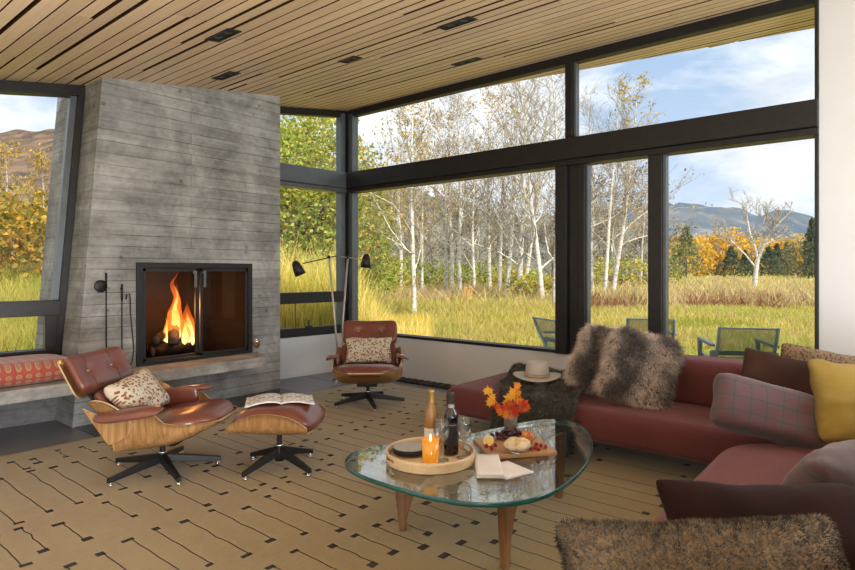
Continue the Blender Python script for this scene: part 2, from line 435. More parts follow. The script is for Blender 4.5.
pane(w3,yy(5.85),yy(2.74),.52,2.43); pane(w3,yy(2.46),yy(1.80),.52,2.43); pane(w3,yy(1.70),yy(.54),.52,2.43)
b=MB(); b.box((5.50,5.945,2.0),(.085,.085,3.0)); b.box((5.455,5.90,2.0),(.03,.03,3.06)); b.build('corner_core',M_dark,w3)
# window_2 : short corner wall
w2=win('window_2'); C0=cw(0.0); C1=cw(1.75)
def czp(p): return CZ(p[0])
mb=MB(); P,Q=cw(0),cw(1.75)
mb.seg(P,Q,(czp(P)-.085,czp(P)+.003),(czp(Q)-.085,czp(Q)+.003),-.005,.10)
mb.seg(P,Q,(.509,.62),(.509,.62),.015,.12)
mb.seg(cw(.03),cw(.09),(.55,1.05),(.55,1.05),-.004,.11)
mb.build('window_frame',M_dark,w2,[('bevel',.004)])
mb=MB(); mb.seg(cw(-.02),Q,(2.47,2.68),(2.47,2.68),.10,.13); mb.seg(P,Q,(2.415,2.47),(2.415,2.47),.055,.12); mb.build('beam',M_alu,w2,[('bevel',.006)])
mb=MB(); mb.seg(P,Q,(.935,1.075),(.935,1.075),.03,.12); mb.build('transom',M_dark,w2,[('bevel',.005)])
mb=MB(); mb.seg(cw(.025),cw(.105),(.53,3.5),(.53,3.5),-.002,.11); mb.build('corner_post',M_alu,w2,[('bevel',.003)])
mb=MB(); p=cw(.64); mb.box((p[0],p[1]-.03,.63),(.10,.03,.02)); mb.tube([(p[0],p[1]-.045,.63),(p[0]-.02,p[1]-.055,.66),(p[0]-.03,p[1]-.06,.72)],.009,6); mb.build('crank_handle',M_black,w2)
mb=MB(); p=cw(.8); mb.tube([(p[0],p[1]+.03,.62),(p[0],p[1]+.03,.94)],.006,6); mb.build('stay_bar',M_black,w2)
pane(w2,cw(.08),cw(1.75),2.65,(czp(cw(.08))-.06,czp(Q)-.06)); pane(w2,cw(.08),cw(1.75),1.05,2.43); pane(w2,cw(.08),cw(1.75),.6,.95)
# window_1 : left window, its right post leaning with the chimney flank
w1=win('window_1')
def cl(z): return 2.165-(3.08-z)*.078      # chimney left flank x at height z
def lwx(x): s=(2.05-x)/math.cos(R(8)); return lw(s)
mb=MB(); P=lwx(cl(3.0)); Q=lw(3.6)
mb.seg(P,Q,(czp(P)-.095,czp(P)+.003),(czp(Q)-.095,czp(Q)+.003),.02,.12)
mb.seg(lwx(cl(.6)),Q,(.60,.645),(.60,.645),.03,.12)
def lean(mb,x0,x1,ti,to,z0=.58,z1=None):
    a0,a1=lwx(cl(z0)+x0),lwx(cl(z0)+x1); zt=2.99; b0,b1=lwx(cl(zt)+x0),lwx(cl(zt)+x1)
    n=Vector((u8.y,-u8.x))   # away from the room (+Y side)
    def q(p,o_,z): return (p[0]-n.x*o_,p[1]-n.y*o_,z)
    mb.hexa([q(a0,ti,z0),q(a1,ti,z0),q(a1,-to,z0),q(a0,-to,z0),q(b0,ti,zt),q(b1,ti,zt),q(b1,-to,zt),q(b0,-to,zt)])
lean(mb,-.055,.0,.02,.12)
mb.build('window_frame',M_dark,w1,[('bevel',.004)])
mb=MB(); lean(mb,-.105,-.055,-.03,.12,.95); mb.build('glazing_bead',M_alu,w1)
mb=MB(); mb.seg(lwx(cl(1.0)-.04),Q,(.95,1.085),(.95,1.085),.05,.12)
P1=lwx(cl(.8)-.04);P2=lwx(cl(.8)-.14); mb.seg(P1,P2,(.62,.96),(.62,.96),.012,.11)
mb.build('transom',M_dark,w1,[('bevel',.004)])
pane(w1,lwx(1.93),Q,1.06,(2.98,2.5),-.06); pane(w1,lwx(1.93),Q,.62,.96,-.06)
# ------------------------------------------------------------------ fireplace (concrete chimney with hearth)
FY=5.53
fp=thing('fireplace','tall board-formed concrete fireplace with long hearth slab and black fire doors','fireplace',(3.0,FY,0))
def lp(x,y,z): return (x-3.0,y-FY,z)
fx0,fx1,fz0,fz1=2.464,3.687,.46,1.425
mb=MB()
zt=4.1; yb=6.62; xr=4.077
def quad(*p): mb.add([lp(*q) for q in p],[(0,1,2,3)],0,False)
# front with opening
quad((cl(0),FY,0),(fx0,FY,0),(fx0,FY,zt),(cl(zt),FY,zt))
quad((fx0,FY,fz1),(fx1,FY,fz1),(fx1,FY,zt),(fx0,FY,zt))
quad((fx0,FY,0),(fx1,FY,0),(fx1,FY,fz0),(fx0,FY,fz0))
quad((fx1,FY,0),(xr,FY,0),(xr,FY,zt),(fx1,FY,zt))
quad((xr,FY,0),(xr,yb,0),(xr,yb,zt),(xr,FY,zt))
quad((cl(0),yb,0),(cl(0),FY,0),(cl(zt),FY,zt),(cl(zt),yb,zt))
quad((xr,yb,0),(cl(0),yb,0),(cl(zt),yb,zt),(xr,yb,zt))
quad((cl(zt),FY,zt),(xr,FY,zt),(xr,yb,zt),(cl(zt),yb,zt))
mb.build('chimney_breast',M_conc,fp)
mb=MB(); mb.hexa([lp(*p) for p in [(.2,5.16,.357),(3.60,5.12,.357),(3.78,FY+.02,.357),(.2,5.98,.357),(.2,5.16,.457),(3.60,5.12,.457),(3.78,FY+.02,.457),(.2,5.98,.457)]])
o=mb.build('hearth_slab',M_conc_s,fp,[('bevel',.006)])
M_brick,nt,b,o_=newmat('firebox_brick'); b.inputs['Roughness'].default_value=.9
v=coord(nt,'Object'); sp=nd(nt,'ShaderNodeSeparateXYZ'); L(nt,v,sp.inputs[0]); cb=nd(nt,'ShaderNodeCombineXYZ'); L(nt,math_(nt,'ADD',sp.outputs[0],sp.outputs[1]),cb.inputs[0]); L(nt,sp.outputs[2],cb.inputs[1])
br=nd(nt,'ShaderNodeTexBrick'); L(nt,cb.outputs[0],br.inputs['Vector']); br.inputs['Scale'].default_value=1; br.inputs['Brick Width'].default_value=.23; br.inputs['Row Height'].default_value=.07; br.inputs['Mortar Size'].default_value=.006
br.inputs['Color1'].default_value=(.055,.034,.03,1); br.inputs['Color2'].default_value=(.04,.026,.023,1); br.inputs['Mortar'].default_value=(.04,.03,.028,1)
L(nt,br.outputs['Color'],b.inputs['Base Color'])
mb=MB(); y0,y1=FY+.002,FY+.55; i0,i1=.16,.16
P=[(fx0,y0,fz0),(fx1,y0,fz0),(fx1-i1,y1,fz0),(fx0+i0,y1,fz0),(fx0,y0,fz1),(fx1,y0,fz1),(fx1-i1,y1,fz1),(fx0+i0,y1,fz1)]
mb.add([lp(*p) for p in P],[(0,1,2,3),(7,6,5,4),(1,5,6,2),(2,6,7,3),(3,7,4,0)],0,False)
mb.build('firebox',M_brick,fp)
mb=MB(); yf=FY-.012
def bar(x0,x1,z0,z1,ya=FY-.03,yb_=FY+.02,b=None): (b or mb).box(lp((x0+x1)/2,(ya+yb_)/2,(z0+z1)/2),(x1-x0,yb_-ya,z1-z0))
bar(fx0-.005,fx0+.045,fz0,fz1+.005); bar(fx1-.045,fx1+.005,fz0,fz1+.005); bar(fx0+.04,fx1-.04,fz1-.045,fz1+.005); bar(fx0+.04,fx1-.04,fz0,fz0+.03)
mb.build('fire_frame',M_black,fp,[('bevel',.003)])
M_screen=glass_mat('fire_screen',(.5,.45,.44),1.25)
xm=(fx0+fx1)/2
for (a,b_,hx) in ((fx0+.05,xm-.012,xm-.05),(xm+.012,fx1-.05,xm+.05)):
    d=MB(); 
    bar(a,a+.028,fz0+.035,fz1-.05,FY-.022,FY,d); bar(b_-.028,b_,fz0+.035,fz1-.05,FY-.022,FY,d); bar(a,b_,fz1-.08,fz1-.05,FY-.022,FY,d); bar(a,b_,fz0+.035,fz0+.065,FY-.022,FY,d)
    do=d.build('door',M_black,fp,[('bevel',.002)])
    g=MB(); g.add([lp(a+.02,FY-.008,fz0+.05),lp(b_-.02,FY-.008,fz0+.05),lp(b_-.02,FY-.008,fz1-.06),lp(a+.02,FY-.008,fz1-.06)],[(0,1,2,3)],0,False); g.build('screen',M_screen,do)
    h=MB(); bar(hx-.012,hx+.012,fz1-.24,fz1-.07,FY-.05,FY-.035,h); bar(hx-.018,hx+.018,fz1-.10,fz1-.07,FY-.036,FY-.018,h); h.build('handle',M_alu,do,[('bevel',.003)])
# firewood
M_bark=pm('charred_bark',(.10,.07,.05),(.02,.016,.014),14,.95,bmp=.8,bdist=.02)
M_log=pm('split_log_face',(.50,.42,.34),(.16,.11,.08),10,.9,bmp=.5,stretch=(1,1,.25))
def log(name,label,A,B,r,mat,seed):
    A,B=Vector(A),Vector(B); n=6
    t=thing(name,label,'firewood',A); 
    mb=MB(); pts=[(B-A)*(i/n)+Vector((mnoise.noise(Vector((i,seed,0)))*.008,mnoise.noise(Vector((i,seed,5)))*.008,0)) for i in range(n+1)]
    mb.tube(pts,[r*(1+.08*mnoise.noise(Vector((i*1.3,seed,2)))) for i in range(n+1)],9,0); mb.build('bark',mat,t)
    d=(B-A).normalized()
    for e0,e1 in ((-d*.002,d*.001),((B-A)-d*.001,(B-A)+d*.002)):
        e=MB(); e.tube([e0,e1],[r*.9,r*.9],10); e.build('cut_end',M_log,t)
    return t
log('firewood_log','dark log lying on the bottom of the fire',(2.72,5.78,.545),(3.14,5.84,.55),.065,M_bark,1)
log('firewood_log','dark charred log lying behind the others in the fire',(2.78,6.0,.545),(3.18,5.975,.55),.055,M_bark,2)
log('firewood_log','pale split log leaning upright in the flames',(2.92,5.72,.615),(2.99,5.86,.92),.058,M_log,3)
log('firewood_log','small dark log crossing the top of the burning stack',(2.76,5.76,.66),(2.94,5.95,.70),.045,M_bark,4)
g=thing('fire_grate','black iron grate under the burning logs','grate',(2.95,5.85,.468))
mb=MB()
for i in range(7): mb.tube([(-.27+i*.09,-.16,.0),(-.27+i*.09,-.16,.02),(-.27+i*.09,.14,.02)],.008,6)
mb.tube([(-.3,-.10,.012),(.3,-.10,.012)],.008,6); mb.build('bars',M_black,g)
# flames : nested tongues, emission graded up the flame
def flame_mat(name,stops,strength,alpha):
    m,nt,b,o=newmat(name); nt.nodes.remove(b)
    tc=nd(nt,'ShaderNodeTexCoord'); sp=nd(nt,'ShaderNodeSeparateXYZ'); L(nt,tc.outputs['Generated'],sp.inputs[0])
    nz=noise_(nt,tc.outputs['Object'],11,3); f=math_(nt,'ADD',sp.outputs['Z'],math_(nt,'MULTIPLY',math_(nt,'SUBTRACT',nz,.5),.5))
    c=ramp(nt,f,stops); e=nd(nt,'ShaderNodeEmission'); L(nt,c,e.inputs['Color']); e.inputs['Strength'].default_value=strength
    t=nd(nt,'ShaderNodeBsdfTransparent'); mx=nd(nt,'ShaderNodeMixShader')
    al=ramp(nt,f,[(.0,(alpha*.7,)*3),(.35,(alpha,)*3),(.95,(.05,)*3)])
    L(nt,al,mx.inputs[0]); L(nt,t.outputs[0],mx.inputs[1]); L(nt,e.outputs[0],mx.inputs[2]); L(nt,mx.outputs[0],o.inputs['Surface']); return m
M_fl_o=flame_mat('flame_outer',[(.0,(1,.42,.06)),(.45,(1,.22,.02)),(1,(.6,.05,.0))],2.6,.5)
M_fl_i=flame_mat('flame_inner',[(.0,(1,.78,.32)),(.5,(1,.60,.14)),(1,(1,.25,.03))],6.0,.8)
fire=thing('fire','orange and yellow flames burning over the stacked logs','fire',(3.02,5.80,.56))
fr=random.Random(3)
for (dx,dy,z0,h,w) in ((-.05,-.02,.06,.62,.10),(.10,.0,.04,.44,.085),(-.1,.06,.05,.36,.07),(.02,-.07,.03,.35,.06),(.16,.03,.0,.30,.05),(-.02,.04,.2,.62,.05)):
    for (sc,mt) in ((1,M_fl_o),(.6,M_fl_i)):
        mb=MB(); n=14; sd=fr.random()*50
        pr=[(w*sc*(math.sin(PI*min(1,(i/n)**.62))**.9*(1-.55*i/n)+.002),h*(sc*.12+.88)*i/n*(.8 if sc<1 else 1)) for i in range(n+1)]
        mb.lathe(pr,14); 
        mb.v=[(x*(1+.5*mnoise.noise(Vector((x*14,z*6,sd))))+.055*mnoise.noise(Vector((z*5.5,sd,0)))*(z/h)*1.6+dx, y*.7+.04*mnoise.noise(Vector((z*5,sd,9)))+dy, z+z0) for x,y,z in mb.v]
        mb.build('flame',mt,fire)
l=bpy.data.lights.new('fire_light','POINT'); l.energy=14; l.color=(1,.42,.12); l.shadow_soft_size=.12
lo=bpy.data.objects.new('fire_light',l); lo.location=(2.95,5.72,.98); C.objects.link(lo)
# fire tools hanging on the chimney
def ftool(name,label,px,py0,py1):
    top=at(px,py0,1); s=FY/top.y; top=at(px,py0,s-.0); bot=at(px,py1,s)
    return top,bot
x1=at(106.5,274,5.23).x; z1a,z1b=1.32,.66
t=thing('fire_shovel','black long-handled fire shovel with round pan hanging on the concrete, left of the doors','fire tool',(2.186,FY-.03,0))
mb=MB(); mb.tube([(0,0,.62),(0,0,1.30)],.0065,8); mb.tube([(0,0,1.2),(0,0,1.335)],.010,8); mb.build('handle',M_black,t)
mb=MB(); mb.lathe([(0,-.004),(.052,-.004),(.056,.0),(.052,.004),(0,.004)],20,M=Matrix.Translation((-.04,.012,1.215))@Matrix.Rotation(R(90),4,'X')); mb.build('pan',M_black,t)
t=thing('fire_poker','black straight fire poker hanging on the concrete, beside the fire doors','fire tool',(2.321,FY-.03,0))
mb=MB(); mb.tube([(0,0,.50),(0,0,1.2)],.006,8); mb.tube([(0,0,1.08),(0,0,1.23)],.009,8); mb.tube([(0,0,.5),(.03,0,.49),(.045,0,.53)],.006,6); mb.build('shaft',M_black,t)
mb=MB(); mb.tube([(0,.03,1.19),(0,-.012,1.19)],.008,6); mb.build('wall_peg',M_black,t)
t=thing('fire_tongs','black hooked fire iron with bent shaft hanging nearest the fire doors','fire tool',(2.375,FY-.055,0))
mb=MB(); mb.tube([(-.03,.0,1.09),(-.022,-.002,1.135),(0,-.004,1.14),(.008,0,1.10),(.012,0,.95),(.034,0,.72),(.04,0,.62),(.026,0,.52),(.01,0,.49)],.006,8); mb.build('shaft',M_black,t)
# bench cushion
M_cush,nt,b,o_=newmat('red_medallion_fabric'); b.inputs['Roughness'].default_value=.85; b.inputs['Sheen Weight'].default_value=.3
tc=nd(nt,'ShaderNodeTexCoord'); sp=nd(nt,'ShaderNodeSeparateXYZ'); L(nt,tc.outputs['Object'],sp.inputs[0])
yz=math_(nt,'ADD',sp.outputs['Y'],math_(nt,'MULTIPLY',sp.outputs['Z'],-1.0))
def cell(a,p): return math_(nt,'SUBTRACT',math_(nt,'FRACT',math_(nt,'DIVIDE',a,p)),.5)
cu=cell(sp.outputs['X'],.066); cv=cell(yz,.058)
r2=math_(nt,'SQRT',math_(nt,'ADD',math_(nt,'MULTIPLY',cu,cu),math_(nt,'MULTIPLY',cv,cv)))
ring=ramp(nt,r2,[(.0,(.32,.20,.10)),(.12,(.32,.20,.10)),(.15,(.36,.07,.05)),(.2,(.42,.28,.14)),(.30,(.40,.25,.13)),(.34,(.40,.075,.052))])
st=math_(nt,'ABSOLUTE',cell(sp.outputs['X'],.17)); ring=mixc(nt,math_(nt,'MULTIPLY',math_(nt,'GREATER_THAN',st,.47),.5),ring,(.25,.04,.03))
L(nt,ring,b.inputs['Base Color']); bump(nt,b,noise_(nt,tc.outputs['Object'],9,3),.25,.02)
t=thing('bench_cushion','long red patterned seat cushion with tan medallions on the concrete ledge','cushion',(1.09,5.53,.457),R(-.5))
vs,fs,uv=puff(1.72,.60,.185,n=14,N=22,p=8,q=.5); mb=MB(); mb.add([(v[0],v[1],v[2]+.0935) for v in vs],fs,0,True,uv=uv)
mb.build('cushion_pad',M_cush,t)
# ------------------------------------------------------------------ rug
M_rug,nt,b,o_=newmat('gold_wool_rug'); b.inputs['Roughness'].default_value=.95; b.inputs['Sheen Weight'].default_value=.25
v=coord(nt,'Object'); f=noise_(nt,v,1.7,5,.6); f2=noise_(nt,coord(nt,'Object',(7,60,1)),2,4)
c=mixc(nt,.35,ramp(nt,f,[(.3,(.262,.185,.072)),(.7,(.33,.24,.098))]),ramp(nt,f2,[(.3,(.215,.15,.06)),(.7,(.34,.252,.112))]))
L(nt,c,b.inputs['Base Color']); bump(nt,b,noise_(nt,v,160,2),.5,.004)
M_rugd=pm('rug_dark_wool',(.05,.042,.04),(.03,.026,.027),60,.95,bmp=.3)
mb=MB(); rx0,rx1,ry0,ry1=-.9,5.06,-.2,5.03
mb.box(((rx0+rx1)/2,(ry0+ry1)/2,.006),(rx1-rx0,ry1-ry0,.012))
rr=random.Random(11)
def rq(x0,y0,x1,y1,sk=0): mb.add([(x0,y0,.0125),(x1,y0+sk,.0125),(x1,y1+sk,.0125),(x0,y1,.0125)],[(0,1,2,3)],1,False)
cols=[];x=rx0+.06
while x<rx1-.05: cols.append(x); x+=rr.uniform(.12,.165)
bands=[4.92,4.5,3.62,3.05,2.3,1.75,1.0,.45,-.15]
for ci,x in enumerate(cols):
    for bi in range(len(bands)-1):
        wob=.16*mnoise.noise(Vector((x*1.7,bi*3.3,1)))
        wob2=.16*mnoise.noise(Vector((x*1.7,(bi+1)*3.3,1)))
        top=bands[bi]+(wob if bi else 0)-rr.uniform(.02,.15); bot=bands[bi+1]+wob2+rr.uniform(.03,.16)
        bot=max(bot,ry0+.05)
        if top-bot<.12: continue
        if rr.random()<.07: continue
        x2=x; pts=[]; n=6
        for k in range(n+1): pts.append((x+.014*mnoise.noise(Vector((k*.8,ci,bi))),top+(bot-top)*k/n))
        for k in range(n):
            a,b_=pts[k],pts[k+1]; w=.0032
            mb.add([(a[0]-w,a[1],.0125),(a[0]+w,a[1],.0125),(b_[0]+w,b_[1],.0125),(b_[0]-w,b_[1],.0125)],[(3,2,1,0)],1,False)
        for (px_,py_,sg) in ((pts[0][0],pts[0][1],1),(pts[-1][0],pts[-1][1],-1)):
            w,h=rr.uniform(.034,.06),rr.uniform(.026,.044); sx=rr.choice((-1,1))*w*.3
            rq(px_-w/2+sx,py_-h/2,px_+w/2+sx,py_+h/2,rr.uniform(-.004,.004))
o=mb.build('area_rug',[M_rug,M_rugd]); tag(o,'large golden wool rug with dark lines ending in small dark squares','rug')
RZ=.0128
# ------------------------------------------------------------------ leather lounge chairs and ottoman
M_leath,nt,b,o_=newmat('cognac_leather'); b.inputs['Roughness'].default_value=.34; b.inputs['Coat Weight'].default_value=.55; b.inputs['Coat Roughness'].default_value=.2
v=coord(nt,'Object'); L(nt,ramp(nt,noise_(nt,v,5,4),[(.3,(.15,.040,.026)),(.7,(.205,.060,.039))]),b.inputs['Base Color'])
vo=nd(nt,'ShaderNodeTexVoronoi'); vo.inputs['Scale'].default_value=260; L(nt,v,vo.inputs['Vector']); bump(nt,b,vo.outputs['Distance'],.12,.002)
M_crease=pm('leather_seam',(.07,.015,.008),(.05,.012,.006),8,.5)
M_ply=wood_mat('rosewood_veneer',(.52,.30,.125),(.25,.115,.04),1.0,'Z',.32,.3,vein=20)
M_plyedge=pm('ply_edge',(.62,.44,.25),(.5,.34,.18),20,.5)
M_chrome=pm('polished_aluminium',(.75,.75,.76),(.7,.7,.7),4,.18,1)
M_brass=pm('button_brass',(.5,.36,.2),(.45,.3,.16),4,.3,1)
def back_mat(c,t):  # frame of a back pad leaning by t
    return frame(c,(0,1,0),(-math.sin(t),0,math.cos(t)),(math.cos(t),0,math.sin(t)))
def seat_mat(c,p):
    return frame(c,(0,-1,0),(math.cos(p),0,math.sin(p)),(-math.sin(p),0,math.cos(p)))
def shell_part(parent,name,M,w,h,n,bend,mat_edge=True,th=.012,off=-.004):
    mb=MB(); N=20
    us=[math.sin(PI/2*(2*i/N-1)) for i in range(N+1)]
    for sgn in (0,1):
        vs=[]
        for u in us:
            for v in us:
                m=max(abs(u),abs(v)); s_=(abs(u)**n+abs(v)**n)**(1/n) if m>0 else 1; f=m/s_ if m>0 else 1
                a,b_=u*f,v*f; vs.append(bend(Vector((a*w/2,b_*h/2,off-th*sgn)),a,b_))
        fs=[(i*(N+1)+j,(i+1)*(N+1)+j,(i+1)*(N+1)+j+1,i*(N+1)+j+1) for i in range(N) for j in range(N)]
        mb.add(vs,fs if sgn==0 else [f[::-1] for f in fs],0,True,M=M)
    k=(N+1)**2; ring=[i*(N+1) for i in range(N+1)]+[N*(N+1)+j for j in range(1,N+1)]+[i*(N+1)+N for i in range(N-1,-1,-1)]+[j for j in range(N-1,0,-1)]
    for i in range(len(ring)):
        a,b_=ring[i],ring[(i+1)%len(ring)]; mb.f.append((a,b_,k+b_,k+a)); mb.m.append(1); mb.sm.append(False)
    return mb.build(name,[M_ply,M_plyedge],parent)
def star_base(root,nleg,rad,z_hub,rot,name='base'):
    b0=thing_empty('base',root)
    mb=MB(); mb.lathe([(0,.05),(.03,.05),(.036,.075),(.036,z_hub-.03),(.028,z_hub)],16); mb.lathe([(.018,z_hub),(.018,z_hub+.12)],12)
    mb.build('column',M_black,b0)
    mb=MB(); mb.lathe([(.024,z_hub-.005),(.027,z_hub+.0),(.027,z_hub+.012),(.02,z_hub+.016)],14); mb.build('collar',M_chrome,b0)
    for k in range(nleg):
        a=rot+2*PI*k/nleg; M=Matrix.Rotation(a,4,'Z')
        mb=MB(); x0,x1=.02,rad
        za,zb=z_hub-.005,.05
        mb.hexa([tuple(M@Vector(p)) for p in [(x0,-.024,za-.055),(x1,-.014,zb-.03),(x1,.014,zb-.03),(x0,.024,za-.055),(x0,-.02,za),(x1,-.012,zb),(x1,.012,zb),(x0,.02,za)]])
        lg=mb.build('leg',M_black,b0,[('bevel',.004)])
        g=MB(); g.lathe([(0,0),(.015,0),(.015,.008),(.006,.012),(.006,.024)],12,M=M@Matrix.Translation((rad-.02,0,0))); g.build('glide',M_chrome,lg)
    return b0
def thing_empty(name,parent):
    o=bpy.data.objects.new(name,None); C.objects.link(o); o.parent=parent; o.empty_display_size=.05; return o
def wrap(k,p=2.4,kb=0.0):
    def f(P,a,b): return (P[0]*(1-.10*abs(a)**3*(1 if k>.1 else .4)),P[1],P[2]+k*abs(a)**p+kb*b*b)
    return f
def button_seams(parent,M,w,h,bend,pts,zc):
    for (du,dv) in pts:
        mb=MB(); P=[]
        for s in (-1,1):
            for k in (range(6,-1,-1) if s<0 else range(1,7)):
                vv=dv+(s*.98-dv)*k/6; uu=du*(1+.06*k/6)
                P.append(bend(Vector((uu*w/2,vv*h/2,zc(uu,vv)+.0012)),uu,vv))
        mb.tube([M@Vector(p) for p in P],.0018,5); mb.build('seam',M_crease,parent)
    for (du,dv) in pts:
        b_=MB(); p=bend(Vector((du*w/2,dv*h/2,zc(du,dv)+.004)),du,dv); b_.ball((0,0,0),(.014,.014,.008),10,M=M@Matrix.Translation(p)); b_.build('button',M_brass,parent)
def padz(t,p,q,dips,w,h):
    def z(a,b):
        m=max(abs(a),abs(b)); c=t/2*max(0,1-m**p)**q
        for (du,dv,dr,dd) in dips: c-=dd*math.exp(-((a-du)**2*(w/h)**2+(b-dv)**2)/dr**2)
        return c
    return z
def leather_pad(name,parent,M,w,h,t,bend,n=6,dips=(),off=0,p=5,q=.5,seams=(),N=26):
    bb=lambda P,a,b: bend(Vector((P[0],P[1],P[2]+off)),a,b)
    vs,fs,uv=puff(w,h,t,n=n,N=N,p=p,q=q,bend=bb,dips=dips)
    mb=MB(); mb.add(vs,fs,0,True,uv=uv,M=M); o=mb.build(name,M_leath,parent)
    if seams: button_seams(o,M,w,h,bb,seams,padz(t,p,q,dips,w,h))
    return o
def interp(x,pts):
    for (x0,y0),(x1,y1) in zip(pts,pts[1:]):
        if x<=x1: 
            f=max(0,(x-x0)/(x1-x0)); return y0+(y1-y0)*f
    return pts[-1][1]
def trough(parent,name,xs,zb,zt,wy,pw=4.0,py=2.2,nu=28,th=.013,xoff=None):
    # bent-ply shell: U section whose rim height varies along x; veneer faces, pale ply edge
    rows=[]
    for x in xs:
        r=[]
        for i in range(nu+1):
            u=2*i/nu-1; au=abs(u); sg=1 if u>=0 else -1
            y=wy(x)*sg*(1-(1-au)**py); z=zb(x)+(zt(x)-zb(x))*au**pw
            r.append(Vector((x+(xoff(au,x) if xoff else 0),y,z)))
        rows.append(r)
    n=len(xs); vs=[];inner=[]
    for a in range(n):
        for i in range(nu+1):
            p=rows[a][i]; t1=rows[min(a+1,n-1)][i]-rows[max(a-1,0)][i]; t2=rows[a][min(i+1,nu)]-rows[a][max(i-1,0)]
            nn=t1.cross(t2).normalized(); 
            vs.append(p); inner.append(p+nn*th)
    fs=[(a*(nu+1)+i,a*(nu+1)+i+1,(a+1)*(nu+1)+i+1,(a+1)*(nu+1)+i) for a in range(n-1) for i in range(nu)]
    mb=MB(); mb.add(vs,fs,0,True); mb.add(inner,[f[::-1] for f in fs],0,True)
    k=len(vs); w=nu+1
    ring=[i for i in range(w)]+[a*w+nu for a in range(1,n)]+[(n-1)*w+i for i in range(nu-1,-1,-1)]+[a*w for a in range(n-2,0,-1)]
    for i in range(len(ring)):
        p,q=ring[i],ring[(i+1)%len(ring)]; mb.f.append((p,q,k+q,k+p)); mb.m.append(1); mb.sm.append(False)
    return mb.build(name,[M_ply,M_plyedge],parent)
def lounge_chair(label,loc,rz,base_rot):
    t=thing('lounge_chair',label,'chair',loc,rz,'leather lounge chairs')
    Mh=back_mat((-.475,0,.655),R(29)); bd=wrap(.05,2.6)
    shell_part(t,'headrest_shell',Mh,.61,.285,6,bd,off=-.036)
    dh=((-.42,.05,.26,.022),(.42,.05,.26,.022))
    leather_pad('headrest',t,Mh,.60,.28,.10,bd,6,dh,off=.012,seams=((-.42,.05),(.42,.05)))
    Mb=back_mat((-.255,0,.385),R(38)); 
    def bw(P,a,b): return (P[0]*(1-.03*abs(a)**3),P[1]-.0*abs(a)**4,P[2]+(.19-.05*b)*abs(a)**6*(1-.35*max(0,b)**2))
    shell_part(t,'back_shell',Mb,.69,.30,9,bw,off=-.012)
    for s in (-1,1):
        fl_p=[(-.325,.49),(-.24,.375),(-.155,.265),(-.10,.285),(-.04,.325),(-.012,.365),(-.012,.405),(-.03,.43),(-.10,.437),(-.2,.44)]
        m=MB(); m.prism(fl_p,-.006,.006,M=frame((0,s*.348,0),(1,0,0),(0,0,1),(0,-1,0)),matside=1); m.build('back_flank',[M_ply,M_plyedge],t,[('bevel',.003)])
    bd2=wrap(.07,2.4); Mb2=back_mat((-.275,0,.42),R(36))
    leather_pad('back_cushion',t,Mb2,.59,.29,.09,bd2,6,dh,off=.01,seams=((-.42,.05),(.42,.05)))
    xs=[-.135+.6*i/30 for i in range(31)]
    zb=lambda x: interp(x,[(-.135,.192),(0,.198),(.145,.222),(.29,.272),(.405,.335),(.465,.372)])+.0
    zt=lambda x: max(zb(x)+.004,interp(x,[(-.135,.27),(-.08,.33),(-.03,.42),(.06,.452),(.125,.452),(.15,.43),(.185,.402),(.25,.388),(.36,.382),(.465,.38)]))
    wy=lambda x: .345*(1 if x<.12 else 1-.50*((x-.12)/.345)**2.4)
    trough(t,'seat_shell',xs,zb,zt,wy,3.6,2.0)
    Ms=seat_mat((.165,0,.335),R(10))
    def bs(P,a,b): return (P[0]*(1-.36*max(0,b)**2.4),P[1]-.012*max(0,b)**2,P[2]-.03*max(0,b)**3+.012*abs(a)**3)
    leather_pad('seat_cushion',t,Ms,.645,.60,.135,bs,4,((-.35,-.1,.3,.010),(.35,-.1,.3,.010)),off=.02,p=4)
    for s in (-1,1):
        Mp=frame((-.04,s*.30,.425),(.98,0,.16),(-.16,0,.98),(0,s,0))
        vs,fs,uv=puff(.30,.14,.04,n=4,N=12,p=6); m=MB(); m.add(vs,fs,0,True,M=Mp); m.build('arm_panel',M_leath,t)
        Mp=frame((-.03,s*.352,.468),(.988,0,.15),(0,1,0),(-.15,0,.988))
        def bb(P,a,b,s=s): return (P[0],P[1],P[2]-.03*max(0,b*s)**2-.012*max(0,a)**4)
        vs,fs,uv=puff(.43,.125,.044,n=3.5,N=16,p=6,bend=bb); m=MB(); m.add(vs,fs,0,True,M=Mp); m.build('armrest',M_leath,t)
        m=MB(); m.tube([(-.27,s*.15,.33),(-.345,s*.15,.455),(-.41,s*.15,.545),(-.475,s*.15,.66)],[.014]*4,6,sy=1.8); m.build('back_brace',M_black,t)
    m=MB(); m.box((.04,0,.205),(.2,.2,.03)); m.build('seat_plate',M_black,t,[('bevel',.004)])
    star_base(t,5,.37,.115,base_rot)
    return t
P1=(1.889,3.855,RZ); P2=(4.16,4.19,RZ); PO=(2.414,3.281,RZ)
ch1=lounge_chair('cognac leather lounge chair in front of the fireplace, turned side-on',P1,R(-54),R(25))
ch2=lounge_chair('cognac leather lounge chair by the window corner, facing the room',P2,R(222),R(14))
